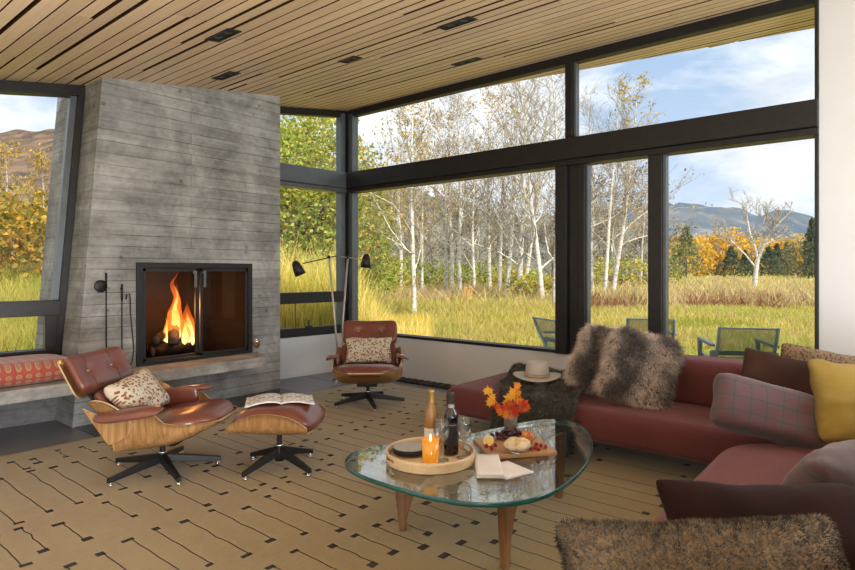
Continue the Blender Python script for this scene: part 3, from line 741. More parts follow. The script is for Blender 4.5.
# ottoman
def ottoman(loc,rz):
    t=thing('ottoman','cognac leather ottoman with bent wood shell, under the open magazine','ottoman',loc,rz)
    xs=[-.26+.52*i/24 for i in range(25)]
    trough(t,'shell',xs,lambda x:.268+.02*(x/.29)**2,lambda x:.425-.11*abs(x/.29)**2.4,lambda x:.275,3.6,2.0)
    Ms=frame((0,0,.385),(1,0,0),(0,1,0),(0,0,1))
    def bs(P,a,b): return (P[0],P[1],P[2]-.07*abs(a)**2.8)
    leather_pad('cushion',t,Ms,.565,.51,.145,bs,4.5,((0,-.4,.3,.010),(0,.4,.3,.010)),off=.0,p=4)
    m=MB(); m.box((0,0,.285),(.2,.24,.02)); m.build('seat_plate',M_black,t,[('bevel',.004)])
    star_base(t,4,.30,.15,R(58))
    return t
ot=ottoman(PO,R(-54))
# open magazine on the ottoman
M_page,nt,b,o_=newmat('magazine_pages'); b.inputs['Roughness'].default_value=.45
tc=nd(nt,'ShaderNodeTexCoord'); br=nd(nt,'ShaderNodeTexBrick'); L(nt,tc.outputs['UV'],br.inputs['Vector']); br.inputs['Scale'].default_value=1; br.inputs['Brick Width'].default_value=.27; br.inputs['Row Height'].default_value=.22; br.inputs['Mortar Size'].default_value=.035
br.inputs['Color1'].default_value=(.8,.79,.77,1); br.inputs['Color2'].default_value=(.34,.33,.32,1); br.inputs['Mortar'].default_value=(.86,.85,.83,1); br.inputs['Bias'].default_value=.1
nz=noise_(nt,tc.outputs['UV'],14,3); L(nt,mixc(nt,math_(nt,'MULTIPLY',math_(nt,'GREATER_THAN',nz,.56),.25),br.outputs['Color'],(.45,.43,.42)),b.inputs['Base Color'])
mg=thing('magazine','open magazine lying on top of the leather ottoman','magazine',(PO[0]+.02,PO[1]+.02,RZ+.458),R(-36))
for s in (-1,1):
    m=MB()
    def pg(u,v,s=s): 
        x=s*u*.225; return (x,(v-.5)*.29,.016*math.sin(PI*min(1,u*1.15))**.8*(1-.5*u)-.012*u*u)
    m.grid(pg,10,6); 
    m.build('page',M_page,mg,[('solid',.006,-1)])
# ------------------------------------------------------------------ pillows on the chairs
def leaf_mat(name,base,c1,c2,scale):
    m,nt,b,o=newmat(name); b.inputs['Roughness'].default_value=.9
    v=coord(nt,'UV',(scale,scale*.7,1)); vo=nd(nt,'ShaderNodeTexVoronoi'); vo.inputs['Scale'].default_value=1; vo.inputs['Randomness'].default_value=.75
    mp=noise_(nt,v,1.5,2); L(nt,v,vo.inputs['Vector'])
    d=math_(nt,'ADD',vo.outputs['Distance'],math_(nt,'MULTIPLY',math_(nt,'SUBTRACT',mp,.5),.5))
    msk=ramp(nt,d,[(.42,(1,1,1)),(.50,(0,0,0))]); pick=ramp(nt,vo.outputs['Color'],[(.4,c1),(.55,c2)])
    L(nt,mixc(nt,msk,base,pick),b.inputs['Base Color']); bump(nt,b,noise_(nt,coord(nt,'UV'),120,2),.25,.003); return m
M_leaf=leaf_mat('leaf_print_linen',(.60,.53,.41),(.24,.07,.045),(.25,.17,.08),21)
def pillow(name,label,c,A,Nrm,w,h,t,mat,cat='pillow',group=None,pinch=.09,seed=0,p=3,q=.42,rough=.01,N=20,trim=None):
    A=Vector(A).normalized(); Nn=Vector(Nrm); Nn=(Nn-A*Nn.dot(A)).normalized(); B=Nn.cross(A).normalized()
    M=frame((0,0,0),A,B,Nn); vs,fs,uv=puff(w,h,t,n=12,N=N,p=p,q=q,pinch=pinch,rough=rough,seed=seed)
    vs=[M@v for v in vs]; zmin=min(v.z for v in vs)
    t_=thing(name,label,cat,c,0,group); m=MB(); m.add(vs,fs,0,True,uv=uv); o=m.build('cover',mat,t_)
    return t_,vs,fs,M
def hd(a): return Vector((math.cos(R(a)),math.sin(R(a)),0))
f1=hd(-54)
pillow('throw_pillow','cream leaf-print pillow on the chair in front of the fireplace',Vector(P1)-f1*.15+Vector((0,0,.505))+hd(-144)*.02,hd(36)+Vector((0,0,.10)),f1*.78+Vector((0,0,.6)),.48,.31,.15,M_leaf,seed=2)
f2=hd(222)
pillow('throw_pillow','cream leaf-print pillow on the chair in the window corner',Vector(P2)-f2*.10+Vector((0,0,.52)),hd(222+90),f2*.92+Vector((0,0,.35)),.49,.28,.13,M_leaf,seed=5)
# ------------------------------------------------------------------ floor lamp behind the corner chair
fl=thing('floor_lamp','slender two-armed floor lamp with black shades behind the corner chair','lamp',(4.72,5.20,.0))
def fa(px,py,d): 
    p=at(px,py,d); return (p.x-4.72,p.y-5.20,p.z)
M_lampw=pm('pale_lamp_rod',(.55,.48,.42),(.5,.44,.38),8,.35,.4)
b0=fa(340.5,375,6.93)
for (nm,pts,arm) in (('rod',[fa(329,256,6.75),fa(336.8,343.7,6.9),(0.0,0.02,.05)],None),('rod',[fa(348,256,7.1),fa(342.5,325,7.0),(0.02,0.0,.05)],None)):
    m=MB(); m.tube(pts,.011,8); m.build(nm,M_lampw,fl)
m=MB()
for a in (200,320,80): m.tube([(0,0,.10),(.2*math.cos(R(a)),.2*math.sin(R(a)),.012)],.009,6); m.build('foot',M_chrome,fl); m=MB()
for (pv,e0,e1,sh) in ((fa(329,257,6.75),fa(303,263.5,6.45),fa(337,255.8,6.85),(298,269,6.42)),(fa(348,257.5,7.1),fa(341,256.8,7.17),fa(362,259.5,6.95),(366,262,6.92))):
    m=MB(); m.tube([e1,e0] if sh[0]<320 else [e0,e1],.007,6); ao=m.build('arm',M_black if sh[0]<320 else M_lampw,fl)
    m=MB(); m.ball(pv,.02,10); m.build('joint',M_black,ao)
    tip=Vector(fa(sh[0],sh[1],sh[2])); tl=R(24) if sh[0]<320 else R(-4)
    ax=Vector((CA,SA,0)); Mr=Matrix.Translation(tip)@Matrix.Rotation(-tl,4,ax)
    m=MB(); m.lathe([(0,.098),(.02,.096),(.034,.08),(.046,.05),(.055,.0),(.062,-.07),(.059,-.07),(.05,0),(.03,.075),(0,.09)],20,M=Mr); so_=m.build('lamp_shade',M_black,fl)
    m=MB(); m.ball((0,0,-.02),.026,10,M=Mr); m.build('bulb',M_white,so_)
# ------------------------------------------------------------------ sectional sofa
M_sofa,nt,b,o_=newmat('maroon_wool'); b.inputs['Roughness'].default_value=.85; b.inputs['Sheen Weight'].default_value=.18; b.inputs['Sheen Tint'].default_value=(1,.6,.6,1); b.inputs['Specular IOR Level'].default_value=.25
v=coord(nt,'Object'); L(nt,mixc(nt,.4,ramp(nt,noise_(nt,v,1.8,4),[(.3,(.10,.029,.030)),(.7,(.145,.043,.044))]),ramp(nt,noise_(nt,coord(nt,'Object',(1,9,9)),16,3),[(.3,(.08,.022,.023)),(.7,(.18,.056,.056))])),b.inputs['Base Color'])
bump(nt,b,noise_(nt,v,240,2),.35,.003)
M_sofaw=wood_mat('sofa_base_wood',(.30,.20,.12),(.2,.13,.08),1,'Y',.5)
sofa=thing('sectional_sofa','long maroon sectional sofa wrapping the corner in front of the windows','sofa',(4.25,.9,RZ))
def sl(x,y,z): return (x-4.25,y-.9,z-RZ)
def slab(name,poly,z0,z1,rad,par=sofa,mat=None,crown=0.0,segs=5):
    n=len(poly); nr=[]
    for i in range(n):
        e=Vector(poly[(i+1)%n])-Vector(poly[i-1]); nr.append(Vector((-e.y,e.x)).normalized())   # inward for ccw
    prof=[(rad*(1-math.sin(PI/2*k/segs)),z0+rad*.6*(1-math.cos(PI/2*k/segs))) for k in range(segs+1)]
    prof+=[(rad*(1-math.cos(PI/2*k/segs)),z1-rad*(1-math.sin(PI/2*k/segs))) for k in range(segs+1)]
    vs=[];fs=[]
    for ins,z in prof:
        for i in range(n):
            q=Vector(poly[i])+nr[i]*ins; vs.append(sl(q.x,q.y,z))
    for k in range(len(prof)-1):
        for i in range(n):
            j=(i+1)%n; fs.append((k*n+i,k*n+j,(k+1)*n+j,(k+1)*n+i))
    mb=MB(); mb.add(vs,fs,0,True); m0=(len(prof)-1)*n
    mb.f.append(tuple(range(n))[::-1]); mb.m.append(0); mb.sm.append(True)
    mb.f.append(tuple(range(m0,m0+n))); mb.m.append(0); mb.sm.append(True)
    return mb.build(name,mat or M_sofa,par)
def rpoly(x0,y0,x1,y1,radii,n=7):   # radii at (x0y0),(x1y0),(x1y1),(x0y1)
    P=[]
    for (cx,cy,r,a0) in ((x0+radii[0],y0+radii[0],radii[0],180),(x1-radii[1],y0+radii[1],radii[1],270),(x1-radii[2],y1-radii[2],radii[2],0),(x0+radii[3],y1-radii[3],radii[3],90)):
        for k in range(n): a=R(a0+90*k/(n-1)); P.append((cx+r*math.cos(a),cy+r*math.sin(a)))
    return P
slab('seat',rpoly(3.765,-.35,4.80,2.95,(.09,.09,.14,.12)),.175,.40,.085)
slab('seat',rpoly(.85,-.35,3.755,.775,(.09,.09,.36,.09)),.175,.405,.085)
slab('backrest',rpoly(4.38,-.35,4.80,1.72,(.11,.11,.12,.12)),.37,.71,.11)
slab('backrest',rpoly(.85,-.46,4.40,.0,(.11,.11,.11,.11)),.37,.71,.11)
slab('base',rpoly(3.90,-.25,4.7,2.8,(.03,.03,.03,.03),3),.15,.18,.004,mat=M_sofaw)
slab('base',rpoly(1.0,-.25,3.8,.68,(.03,.03,.03,.03),3),.15,.18,.004,mat=M_sofaw)
for (x,y) in ((4.35,2.3),(4.6,2.3),(4.45,1.2),(4.6,.9),(3.4,.15),(2.3,.15),(1.3,.15),(3.5,-.2),(1.3,-.2),(4.6,-.2)):
    m=MB(); c=sl(x,y,0); m.box((c[0],c[1],(.155-RZ)/2),(.05,.05,.155-RZ)); m.build('leg',M_black,sofa)
# ------------------------------------------------------------------ pillows
def fabric(name,c1,c2,scale=6,sheen=.3,fine=200,stretch=(1,1,1),rough=.9):
    m,nt,b,o=newmat(name); b.inputs['Roughness'].default_value=rough; b.inputs['Sheen Weight'].default_value=sheen*.6; b.inputs['Specular IOR Level'].default_value=.2
    v=coord(nt,'Object',stretch); L(nt,ramp(nt,noise_(nt,v,scale,4),[(.3,c2),(.7,c1)]),b.inputs['Base Color']); bump(nt,b,noise_(nt,coord(nt,'Object'),fine,2),.4,.003); return m
def plaid(name,base,l1,l2,n):
    m,nt,b,o=newmat(name); b.inputs['Roughness'].default_value=.9; b.inputs['Sheen Weight'].default_value=.25
    tc=nd(nt,'ShaderNodeTexCoord'); sp=nd(nt,'ShaderNodeSeparateXYZ'); L(nt,tc.outputs['UV'],sp.inputs[0])
    def line(ch,k,off,w):
        f=math_(nt,'FRACT',math_(nt,'ADD',math_(nt,'MULTIPLY',sp.outputs[ch],k),off)); return math_(nt,'LESS_THAN',math_(nt,'ABSOLUTE',math_(nt,'SUBTRACT',f,.5)),w)
    c=base
    for ch,k in (('X',n[0]),('Y',n[1])):
        c=mixc(nt,math_(nt,'MULTIPLY',line(ch,k,0,.055),.75),c,l1); c=mixc(nt,math_(nt,'MULTIPLY',line(ch,k,.22,.03),.6),c,l1); c=mixc(nt,math_(nt,'MULTIPLY',line(ch,k,.55,.035),.6),c,l2)
    L(nt,c,b.inputs['Base Color']); bump(nt,b,noise_(nt,tc.outputs['Object'],220,2),.35,.003); return m
M_plaid=plaid('grey_red_plaid',(.10,.078,.082),(.185,.05,.064),(.062,.047,.055),(8,3.6))
M_brown=fabric('brown_velvet',(.07,.030,.022),(.035,.016,.013),5,.08)
M_dbrown=fabric('dark_velvet',(.026,.009,.007),(.011,.004,.004),4,.06)
M_yel=fabric('mustard_linen',(.34,.235,.055),(.28,.19,.04),3,.2,160,(1,1,6))
M_leop=leaf_mat('spotted_fabric',(.26,.18,.105),(.10,.06,.038),(.14,.09,.055),30)
r_=Vector((SA,-CA,0)); f_=Vector((CA,SA,0))
# brown velvet against the window-side back
pillow('sofa_pillow','plain brown velvet pillow behind the plaid bolster on the sofa',(4.17,.555,.62),hd(-86)+Vector((0,0,-.18)),Vector((-.85,.1,.42)),.56,.43,.17,M_brown,seed=11,pinch=.07)
pillow('sofa_pillow','spotted tan pillow standing behind the yellow pillow in the sofa corner',(4.34,.41,.655),hd(-80)+Vector((0,0,-.16)),Vector((-.80,.28,.34)),.46,.44,.14,M_leop,seed=12,pinch=.06)
pillow('sofa_pillow','mustard yellow linen pillow in the corner of the sofa',(3.84,.165,.635),hd(-62)+Vector((0,0,-.13)),Vector((-.75,.5,.38)),.49,.48,.18,M_yel,seed=13,pinch=.06)
pillow('sofa_pillow','grey and red plaid bolster lying in front of the brown pillow',(3.68,.545,.565),hd(-61)+Vector((0,0,-.25)),Vector((-.80,.22,.48)),.66,.31,.19,M_plaid,seed=14,pinch=.025,p=7,q=.42)
pillow('sofa_pillow','grey and red plaid pillow behind the dark velvet one on the right-hand seat',(2.86,.23,.52),hd(-18),Vector((-.3,.85,.5)),.52,.30,.17,M_plaid,seed=15,pinch=.04)
pillow('sofa_pillow','very dark brown velvet pillow behind the shaggy tan pillow',tuple(at(772,537,1.74)),r_+Vector((0,0,-.02)),-f_*.75+Vector((0,0,.55)),.655,.335,.14,M_dbrown,seed=16,pinch=.10)
# shaggy foreground pillow with pile
M_shag=attr_mat('tan_shag_pile',.9,0,sheen=.3)
t_,vs,fs,M=pillow('sofa_pillow','shaggy tan brown pillow at the near end of the sofa',tuple(at(712,602,1.36)),r_+Vector((0,0,.03)),-f_*.8+Vector((0,0,.5)),.715,.37,.17,fabric('shag_backing',(.16,.10,.05),(.1,.06,.03)),seed=17,pinch=.09)
def shagc(p,rng):
    k=.5+.5*mnoise.noise(Vector((p[0]*60,p[1]*60,p[2]*34)))*1.5; k=min(1,max(0,k+rng.normal(0,.06)))
    return (.014+.20*k*k,.009+.145*k*k,.004+.078*k*k)
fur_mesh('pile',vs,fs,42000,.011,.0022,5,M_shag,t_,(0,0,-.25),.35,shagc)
# two grey-brown fur pillows
M_fur=attr_mat('fur_hair',.75,0,sheen=.3)
def furpillow(label,c,A,Nn,w,h,t,seed,band):
    t_,vs,fs,M=pillow('fur_pillow',label,c,A,Nn,w,h,t,fabric('fur_skin',(.12,.09,.075),(.06,.045,.04)),seed=seed,pinch=.03,rough=.03,group='grey-brown fur pillows')
    Mi=M.inverted()
    def colr(p,rng):
        q=Mi@Vector(p); x=q.x/w; y=q.y/h
        k=.5+.55*math.sin((x*band+mnoise.noise(Vector((x*3,y*3,seed)))*.55)*2*PI)
        k=min(1,max(0,k*.75+.25*(.5+mnoise.noise(Vector((p[0]*22,p[1]*22,p[2]*22))))+rng.normal(0,.12)))
        e=max(0,(abs(y)-.36)*3)+max(0,(abs(x)-.40)*3)
        k=min(1,k+e*.5)
        return (.055+.78*k**1.5,.042+.625*k**1.5,.034+.50*k**1.5)
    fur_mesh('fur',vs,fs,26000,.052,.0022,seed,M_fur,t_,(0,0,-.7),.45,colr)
    return t_
furpillow('dark grey-brown fur pillow beside the blanket, the rear one of the two',(4.34,1.80,.645),hd(-80)+Vector((0,0,-.30)),Vector((-.82,.30,.42)),.42,.50,.17,21,1.6)
furpillow('grey-brown fur pillow with pale bands, leaning in front of the other fur pillow',(4.17,1.46,.655),hd(-72)+Vector((0,0,-.26)),Vector((-.80,.15,.45)),.46,.50,.18,22,1.3)
# ------------------------------------------------------------------ fur throw draped over the chaise and the hat on it
th_=thing('throw_blanket','dark grey-green furry throw draped over the free end of the sofa','blanket',(4.2,2.3,.40))
path=[(4.84,.30),(4.82,.425),(4.6,.435),(4.4,.43),(4.2,.43),(4.0,.435),(3.86,.43),(3.77,.41),(3.725,.36),(3.705,.28),(3.70,.19),(3.70,.12),(3.705,.07)]
def pth(v):
    k=v*(len(path)-1); i=min(int(k),len(path)-2); f=k-i; a,b=path[i],path[i+1]; return a[0]+(b[0]-a[0])*f,a[1]+(b[1]-a[1])*f
def drape(u,v):
    x,z=pth(v); g=min(1,v/.6); yl=2.88+(2.38-2.88)*g+.02*math.sin(v*9); yr=2.02+(1.76-2.02)*g+.02*math.sin(v*7+1); y=yl+(yr-yl)*u
    fold=.05*abs(mnoise.noise(Vector((u*6+v*1.2,v*3.2,3))))*1.7+.02*mnoise.noise(Vector((u*14,v*9,8)))
    top=1 if v<.62 else 0
    if v<.62: 
        z+=max(0,fold); 
        if v<.35: z+=.06*math.exp(-((u-.3)/.2)**2-((v-.18)/.10)**2)
    else: x-=max(0,fold*.9); z-=.06*(1-u)*(v-.62)/.38 if v>.9 else 0
    return (x-4.2,y-2.3,max(z,.03)-.40)
mb=MB(); mb.grid(drape,44,60); M_thr=fabric('throw_base',(.06,.055,.042),(.03,.028,.022),9)
mb.build('cloth',M_thr,th_,[('solid',.012,1)])
def thc(p,rng):
    k=.5+.5*mnoise.noise(Vector((p[0]*14,p[1]*14,p[2]*14+4))); k=min(1,max(0,k+rng.normal(0,.15)))
    return (.022+.27*k*k,.02+.25*k*k,.015+.195*k*k)
M_thrf=attr_mat('throw_hair',.85,0,sheen=.3)
# orient normals outwards (up / towards the room)
vsx=[Vector(v) for v in mb.v]; 
fl_=[]
for f in mb.f:
    n=(vsx[f[1]]-vsx[f[0]]).cross(vsx[f[3]]-vsx[f[0]]); fl_.append(f if n.z-n.x*.5>0 else f[::-1])
fur_mesh('fur',vsx,fl_,42000,.024,.0022,31,M_thrf,th_,(0,0,-.5),.5,thc)
M_felt=fabric('pale_felt',(.52,.46,.40),(.47,.41,.355),6,.4)
M_band=fabric('hat_band_cloth',(.42,.32,.25),(.36,.27,.2),8)
hc=on(537,377.5,.49)
ht=thing('felt_hat','pale felt hat with a flat crown lying on the furry throw','hat',tuple(hc),R(30)); ht.scale=(1.12,1.12,1.35)
mb=MB(); 
def brim(u,v):
    a=2*PI*u; r=.083+v*.088; return (r*1.12*math.cos(a),r*math.sin(a),.004+.016*v*v*abs(math.sin(a))**2)
mb.grid(brim,40,6); mb.build('brim',M_felt,ht,[('solid',.005,0)])
mb=MB(); 
pr=[(.088,.003),(.087,.03),(.083,.06),(.08,.088),(.076,.098),(.066,.097),(.04,.088),(.0,.084)]
mb.lathe(pr,36); mb.v=[(x*1.12,y*(1-.10*max(0,z/.1)*(1 if x>0 else .2)),z) for x,y,z in mb.v]; mb.build('crown',M_felt,ht)
mb=MB(); mb.lathe([(.0892,.006),(.0884,.03)],36); mb.v=[(x*1.12,y,z) for x,y,z in mb.v]; mb.build('band',M_band,ht,[('solid',.002,1)])
# ------------------------------------------------------------------ glass coffee table
TZ=.41
M_tglass=glass_mat('table_glass',(.90,.955,.94),1.75,1.4)
M_tedge,nt,b,o_=newmat('glass_edge'); b.inputs['Base Color'].default_value=(.012,.13,.125,1); b.inputs['Roughness'].default_value=.08; b.inputs['Transmission Weight'].default_value=.35; b.inputs['Coat Weight'].default_value=.5
M_twood=wood_mat('walnut_base',(.22,.105,.042),(.11,.047,.019),1.2,'Z',.35,.25)
outl=[(341.5,464),(343,456),(352,450),(366,446),(392,443),(428,441),(462,436.5),(497,428.5),(520,421.5),(540,418.2),(560,417.6),(577,420.5),(588,426),(594,436),(595.5,446),(591,461),(581,474),(563,488),(545,496.5),(522,502),(500,504),(472,503.6),(447,500.5),(418,494),(388,484.5),(362,476),(346,469.5)]
W=[on(px,py,TZ) for px,py in outl]
def smooth_loop(P,k=4):
    out=[];n=len(P)
    for i in range(n):
        p0,p1,p2,p3=P[i-1],P[i],P[(i+1)%n],P[(i+2)%n]
        for j in range(k):
            t=j/k; out.append(.5*((2*p1)+(p2-p0)*t+(2*p0-5*p1+4*p2-p3)*t*t+(3*p1-p0-3*p2+p3)*t**3))
    return out
Wm=W
for _ in range(2): Wm=[(Wm[i-1]+Wm[i]*2+Wm[(i+1)%len(Wm)])/4 for i in range(len(Wm))]
Wm=smooth_loop(Wm,4)
tcx,tcy=2.5,1.66
tb=thing('coffee_table','rounded triangular glass coffee table on a carved walnut base','table',(tcx,tcy,RZ))
poly=[(p.x-tcx,p.y-tcy) for p in Wm]
ar_=sum(poly[i][0]*poly[(i+1)%len(poly)][1]-poly[(i+1)%len(poly)][0]*poly[i][1] for i in range(len(poly)))
if ar_<0: poly=poly[::-1]
mb=MB(); n=len(poly); zs=[(TZ-.022-RZ,.994),(TZ-.019-RZ,1.0),(TZ-.003-RZ,1.0),(TZ-RZ,.994)]
vs=[(x*s_,y*s_,z) for z,s_ in zs for x,y in poly]; mb.add(vs,[tuple(range(n))[::-1],tuple(range(3*n,4*n))],0,False)
for k in range(3):
    for i in range(n):
        j=(i+1)%n; mb.f.append((k*n+i,k*n+j,(k+1)*n+j,(k+1)*n+i)); mb.m.append(1); mb.sm.append(True)
mb.build('glass_top',[M_tglass,M_tedge],tb)
def fin(foot,cen,name='leg'):
    foot=Vector((foot[0]-tcx,foot[1]-tcy,0)); cen=Vector((cen[0]-tcx,cen[1]-tcy,0)); d=(cen-foot); Ln=d.length; d.normalize(); s_=Vector((-d.y,d.x,0))
    H=TZ-.022-RZ
    inner=[(.032,0),(.036,.06),(.05,.13),(.08,.20),(.13,.26),(.20,.295),(.29,.305),(max(.3,Ln)+.03,.305)]
    outer=[(max(.3,Ln)+.03,.35),(.30,.355),(.22,H-.012),(.16,H),(-.045,H),(-.04,.30),(-.02,.15),(-.005,.0)]
    P=inner+outer; M=frame(foot,d,(0,0,1),s_)
    m=MB(); m.prism(P,-.02,.02,M=M); return m.build(name,M_twood,tb,[('bevel',.008,3)])
fin((2.23,2.01),(2.56,1.66)); fin((2.228,1.383),(2.70,1.46)); fin((3.153,1.57),(2.56,1.66))
m=MB(); m.tube([(.06,0,.29),(.06,0,.365)],.022,14); m.build('pivot',M_twood,tb)
# ------------------------------------------------------------------ tray
M_ltwood=wood_mat('pale_maple',(.74,.55,.33),(.62,.44,.25),1.5,'X',.4,.15)
tc_=on(430.5,459.5,TZ); TR=.222
tray=thing('serving_tray','round pale wooden tray with cut-out handles on the glass table','tray',tuple(tc_),R(40))
mb=MB(); mb.lathe([(0,.0),(TR-.004,.0),(TR,.003),(TR,.012),(0,.012)],56); mb.build('tray_base',M_ltwood,tray)
mb=MB(); n=96
hz=[]
def rimp(a,r,z): return (r*math.cos(a),r*math.sin(a),z)
z0,z1=.012,.052
hands=[R(118+0),R(298)]    # centre angles of the two grips
def ing(a): return any(abs((a-h+PI)%(2*PI)-PI)<.17 for h in hands)
levels=[.003,.021,.038,z1]
for (ro,sg) in ((TR,1),(TR-.009,-1)):
    vs=[rimp(2*PI*i/n,ro,z) for z in levels for i in range(n)]
    fs=[]
    for k in range(3):
        for i in range(n):
            am=2*PI*(i+.5)/n
            if k==1 and ing(am): continue
            q=(k*n+i,k*n+(i+1)%n,(k+1)*n+(i+1)%n,(k+1)*n+i); fs.append(q if sg==1 else q[::-1])
    mb.add(vs,fs,0,True)
m0=4*n
for i in range(n):
    j=(i+1)%n; mb.f.append((3*n+i,3*n+j,m0+3*n+j,m0+3*n+i)); mb.m.append(0); mb.sm.append(False)
    am=2*PI*(i+.5)/n
    if ing(am):
        for lv in (1,2): mb.f.append((lv*n+i,lv*n+j,m0+lv*n+j,m0+lv*n+i)); mb.m.append(0); mb.sm.append(False)
mb.build('rim',M_ltwood,tray)
SZ=TZ+.0125
# plates
M_plate=pm('dark_stoneware',(.085,.09,.092),(.06,.064,.067),20,.5,bmp=.1)
M_plate_refl=pm('stoneware_reflection',(.45,.46,.46),(.38,.39,.39),20,.45)  # paler base colour stands in for the reflection on the top plate
pc=on(410,453.5,SZ)
for k in range(4):
    lab=['dark stoneware plate at the bottom of the stack on the tray','dark stoneware plate second from the bottom of the stack','dark stoneware plate directly under the top plate of the stack','stoneware plate with painted-in reflection on top of the stack on the tray'][k]
    t=thing('plate',lab,'plate',(pc.x+[.0,.003,-.002,.001][k],pc.y+[0,-.002,.002,0][k],SZ+k*.0085),0,'stacked stoneware plates')
    mb=MB(); mb.lathe([(0,0),(.055,0),(.062,.002),(.082,.0075),(.0845,.0095),(.082,.0105),(.06,.006),(0,.0055)],40); mb.build('dish',M_plate_refl if k==3 else M_plate,t)
# candle
M_amber,nt,b,o_=newmat('amber_glass'); b.inputs['Base Color'].default_value=(.62,.26,.02,1); b.inputs['Roughness'].default_value=.15; b.inputs['Emission Color'].default_value=(.95,.36,.03,1); b.inputs['Emission Strength'].default_value=.22; b.inputs['Coat Weight'].default_value=.6
cc_=on(430.5,463.5,SZ)
t=thing('candle','lit candle in an orange glass tumbler at the front of the tray','candle',tuple(cc_))
mb=MB(); mb.lathe([(0,0),(.036,0),(.039,.003),(.0425,.118),(.040,.118),(.0385,.1),(0,.1)],30); mb.build('tumbler',M_amber,t)
mb=MB(); mb.tube([(0,0,.1),(.001,0,.112)],.0012,5); mb.build('wick',M_black,t)
mb=MB(); mb.lathe([(0,.107),(.005,.113),(.0055,.120),(.003,.131),(0,.142)],10); mb.build('flame',emis_mat('candle_flame',(1,.78,.4),9),t)
# bottles
M_bot_am,nt,b,o_=newmat('amber_wine'); b.inputs['Base Color'].default_value=(.50,.235,.045,1); b.inputs['Roughness'].default_value=.06; b.inputs['Transmission Weight'].default_value=.35; b.inputs['Coat Weight'].default_value=.6
M_bot_dk,nt,b,o_=newmat('dark_wine'); b.inputs['Base Color'].default_value=(.008,.006,.007,1); b.inputs['Roughness'].default_value=.07; b.inputs['Coat Weight'].default_value=.7
M_label,nt,b,o_=newmat('cream_label'); b.inputs['Roughness'].default_value=.7
tc=nd(nt,'ShaderNodeTexCoord'); sp=nd(nt,'ShaderNodeSeparateXYZ'); L(nt,tc.outputs['Object'],sp.inputs[0])
f=math_(nt,'GREATER_THAN',math_(nt,'ABSOLUTE',math_(nt,'SUBTRACT',math_(nt,'FRACT',math_(nt,'MULTIPLY',sp.outputs['Z'],70)),.5)),.40); L(nt,mixc(nt,math_(nt,'MULTIPLY',f,.35),(.78,.74,.66),(.35,.27,.2)),b.inputs['Base Color'])
M_gold=pm('gold_foil',(.55,.33,.10),(.45,.26,.07),9,.35,.6)
M_dlab=pm('dark_label',(.035,.03,.032),(.02,.018,.02),60,.6)
M_grey=pm('grey_foil',(.05,.05,.055),(.04,.04,.045),9,.4,.3)
M_silver=pm('silver_band',(.45,.45,.45),(.35,.35,.35),9,.4,.3)
b1=on(431.5,449.5,SZ); b2=on(451.2,454.0,SZ)
t=thing('wine_bottle','amber wine bottle with gold neck foil and cream label on the tray','bottle',tuple(b1))
mb=MB(); mb.lathe([(0,.003),(.030,0),(.036,.004),(.0375,.015),(.0375,.15),(.035,.175),(.026,.212),(.0165,.24),(.0145,.255),(.014,.30),(.0155,.302),(.0155,.309),(0,.309)],30); mb.build('glass_body',M_bot_am,t)
mb=MB(); mb.lathe([(.0158,.247),(.0153,.258),(.0149,.296),(.0162,.300),(.0163,.311),(0,.3115)],20); mb.build('neck_foil',M_gold,t)
mb=MB(); mb.lathe([(.0379,.045),(.0379,.118)],30); mb.build('paper_label',M_label,t)
t=thing('wine_bottle','dark red wine bottle with black label standing beside the amber one','bottle',tuple(b2))
mb=MB(); mb.lathe([(0,.003),(.030,0),(.036,.004),(.0375,.015),(.0375,.185),(.0365,.198),(.030,.215),(.0185,.232),(.0148,.245),(.014,.30),(.0155,.302),(.0155,.309),(0,.309)],30); mb.build('glass_body',M_bot_dk,t)
mb=MB(); mb.lathe([(.0156,.25),(.0149,.296),(.0162,.300),(.0163,.311),(0,.3115)],20); mb.build('neck_foil',M_grey,t)
mb=MB(); mb.lathe([(.0172,.237),(.0162,.247),(.0158,.254)],20); mb.build('neck_band',M_silver,t)
mb=MB(); mb.lathe([(.0379,.05),(.0379,.165)],30); mb.build('paper_label',M_dlab,t)
mb=MB(); mb.lathe([(.0381,.152),(.0381,.157)],30); mb.build('label_stripe',M_silver,t)
# stemware
M_wglass=glass_mat('wine_glass_clear',(.9,.91,.91),1.55,2.4)
def wine_glass(label,loc,sc=1.0,fill=None):
    t=thing('wine_glass',label,'wine glass',tuple(loc),0,None)
    P=[(0,.001),(.034,.001),(.036,.003),(.02,.006),(.006,.012),(.0042,.03),(.004,.075),(.006,.085),(.018,.095),(.033,.115),(.0395,.14),(.039,.165),(.034,.195),(.0335,.196),(.0325,.195),(.0375,.165),(.038,.14),(.032,.117),(.017,.098),(0,.093)]
    m=MB(); m.lathe([(r*sc,z*sc) for r,z in P],28); m.build('glass',M_wglass,t)
    if fill:
        m=MB(); m.lathe([(r*sc,z*sc) for r,z in [(0,.0945),(.016,.099),(.031,.118),(.0365,.138),(.0365,.146),(0,.146)]],24); m.build('wine',fill,t)
    return t
wine_glass('empty wine glass on the tray between candle and dark bottle',on(441.5,460.5,SZ))
wine_glass('empty wine glass on the tray, right of the dark bottle',on(464,458,SZ))
M_rose,nt,b,o_=newmat('orange_wine'); b.inputs['Base Color'].default_value=(.75,.30,.06,1); b.inputs['Roughness'].default_value=.1; b.inputs['Transmission Weight'].default_value=.3
gx=at(256.5,357,1); gd=(1.35-.458)*FPX/(357-HOR); gl=at(256.5,357,gd); 
wine_glass('wine glass with orange wine standing on the concrete hearth',(gl.x,min(gl.y,5.45),.4575),1.0,M_rose)
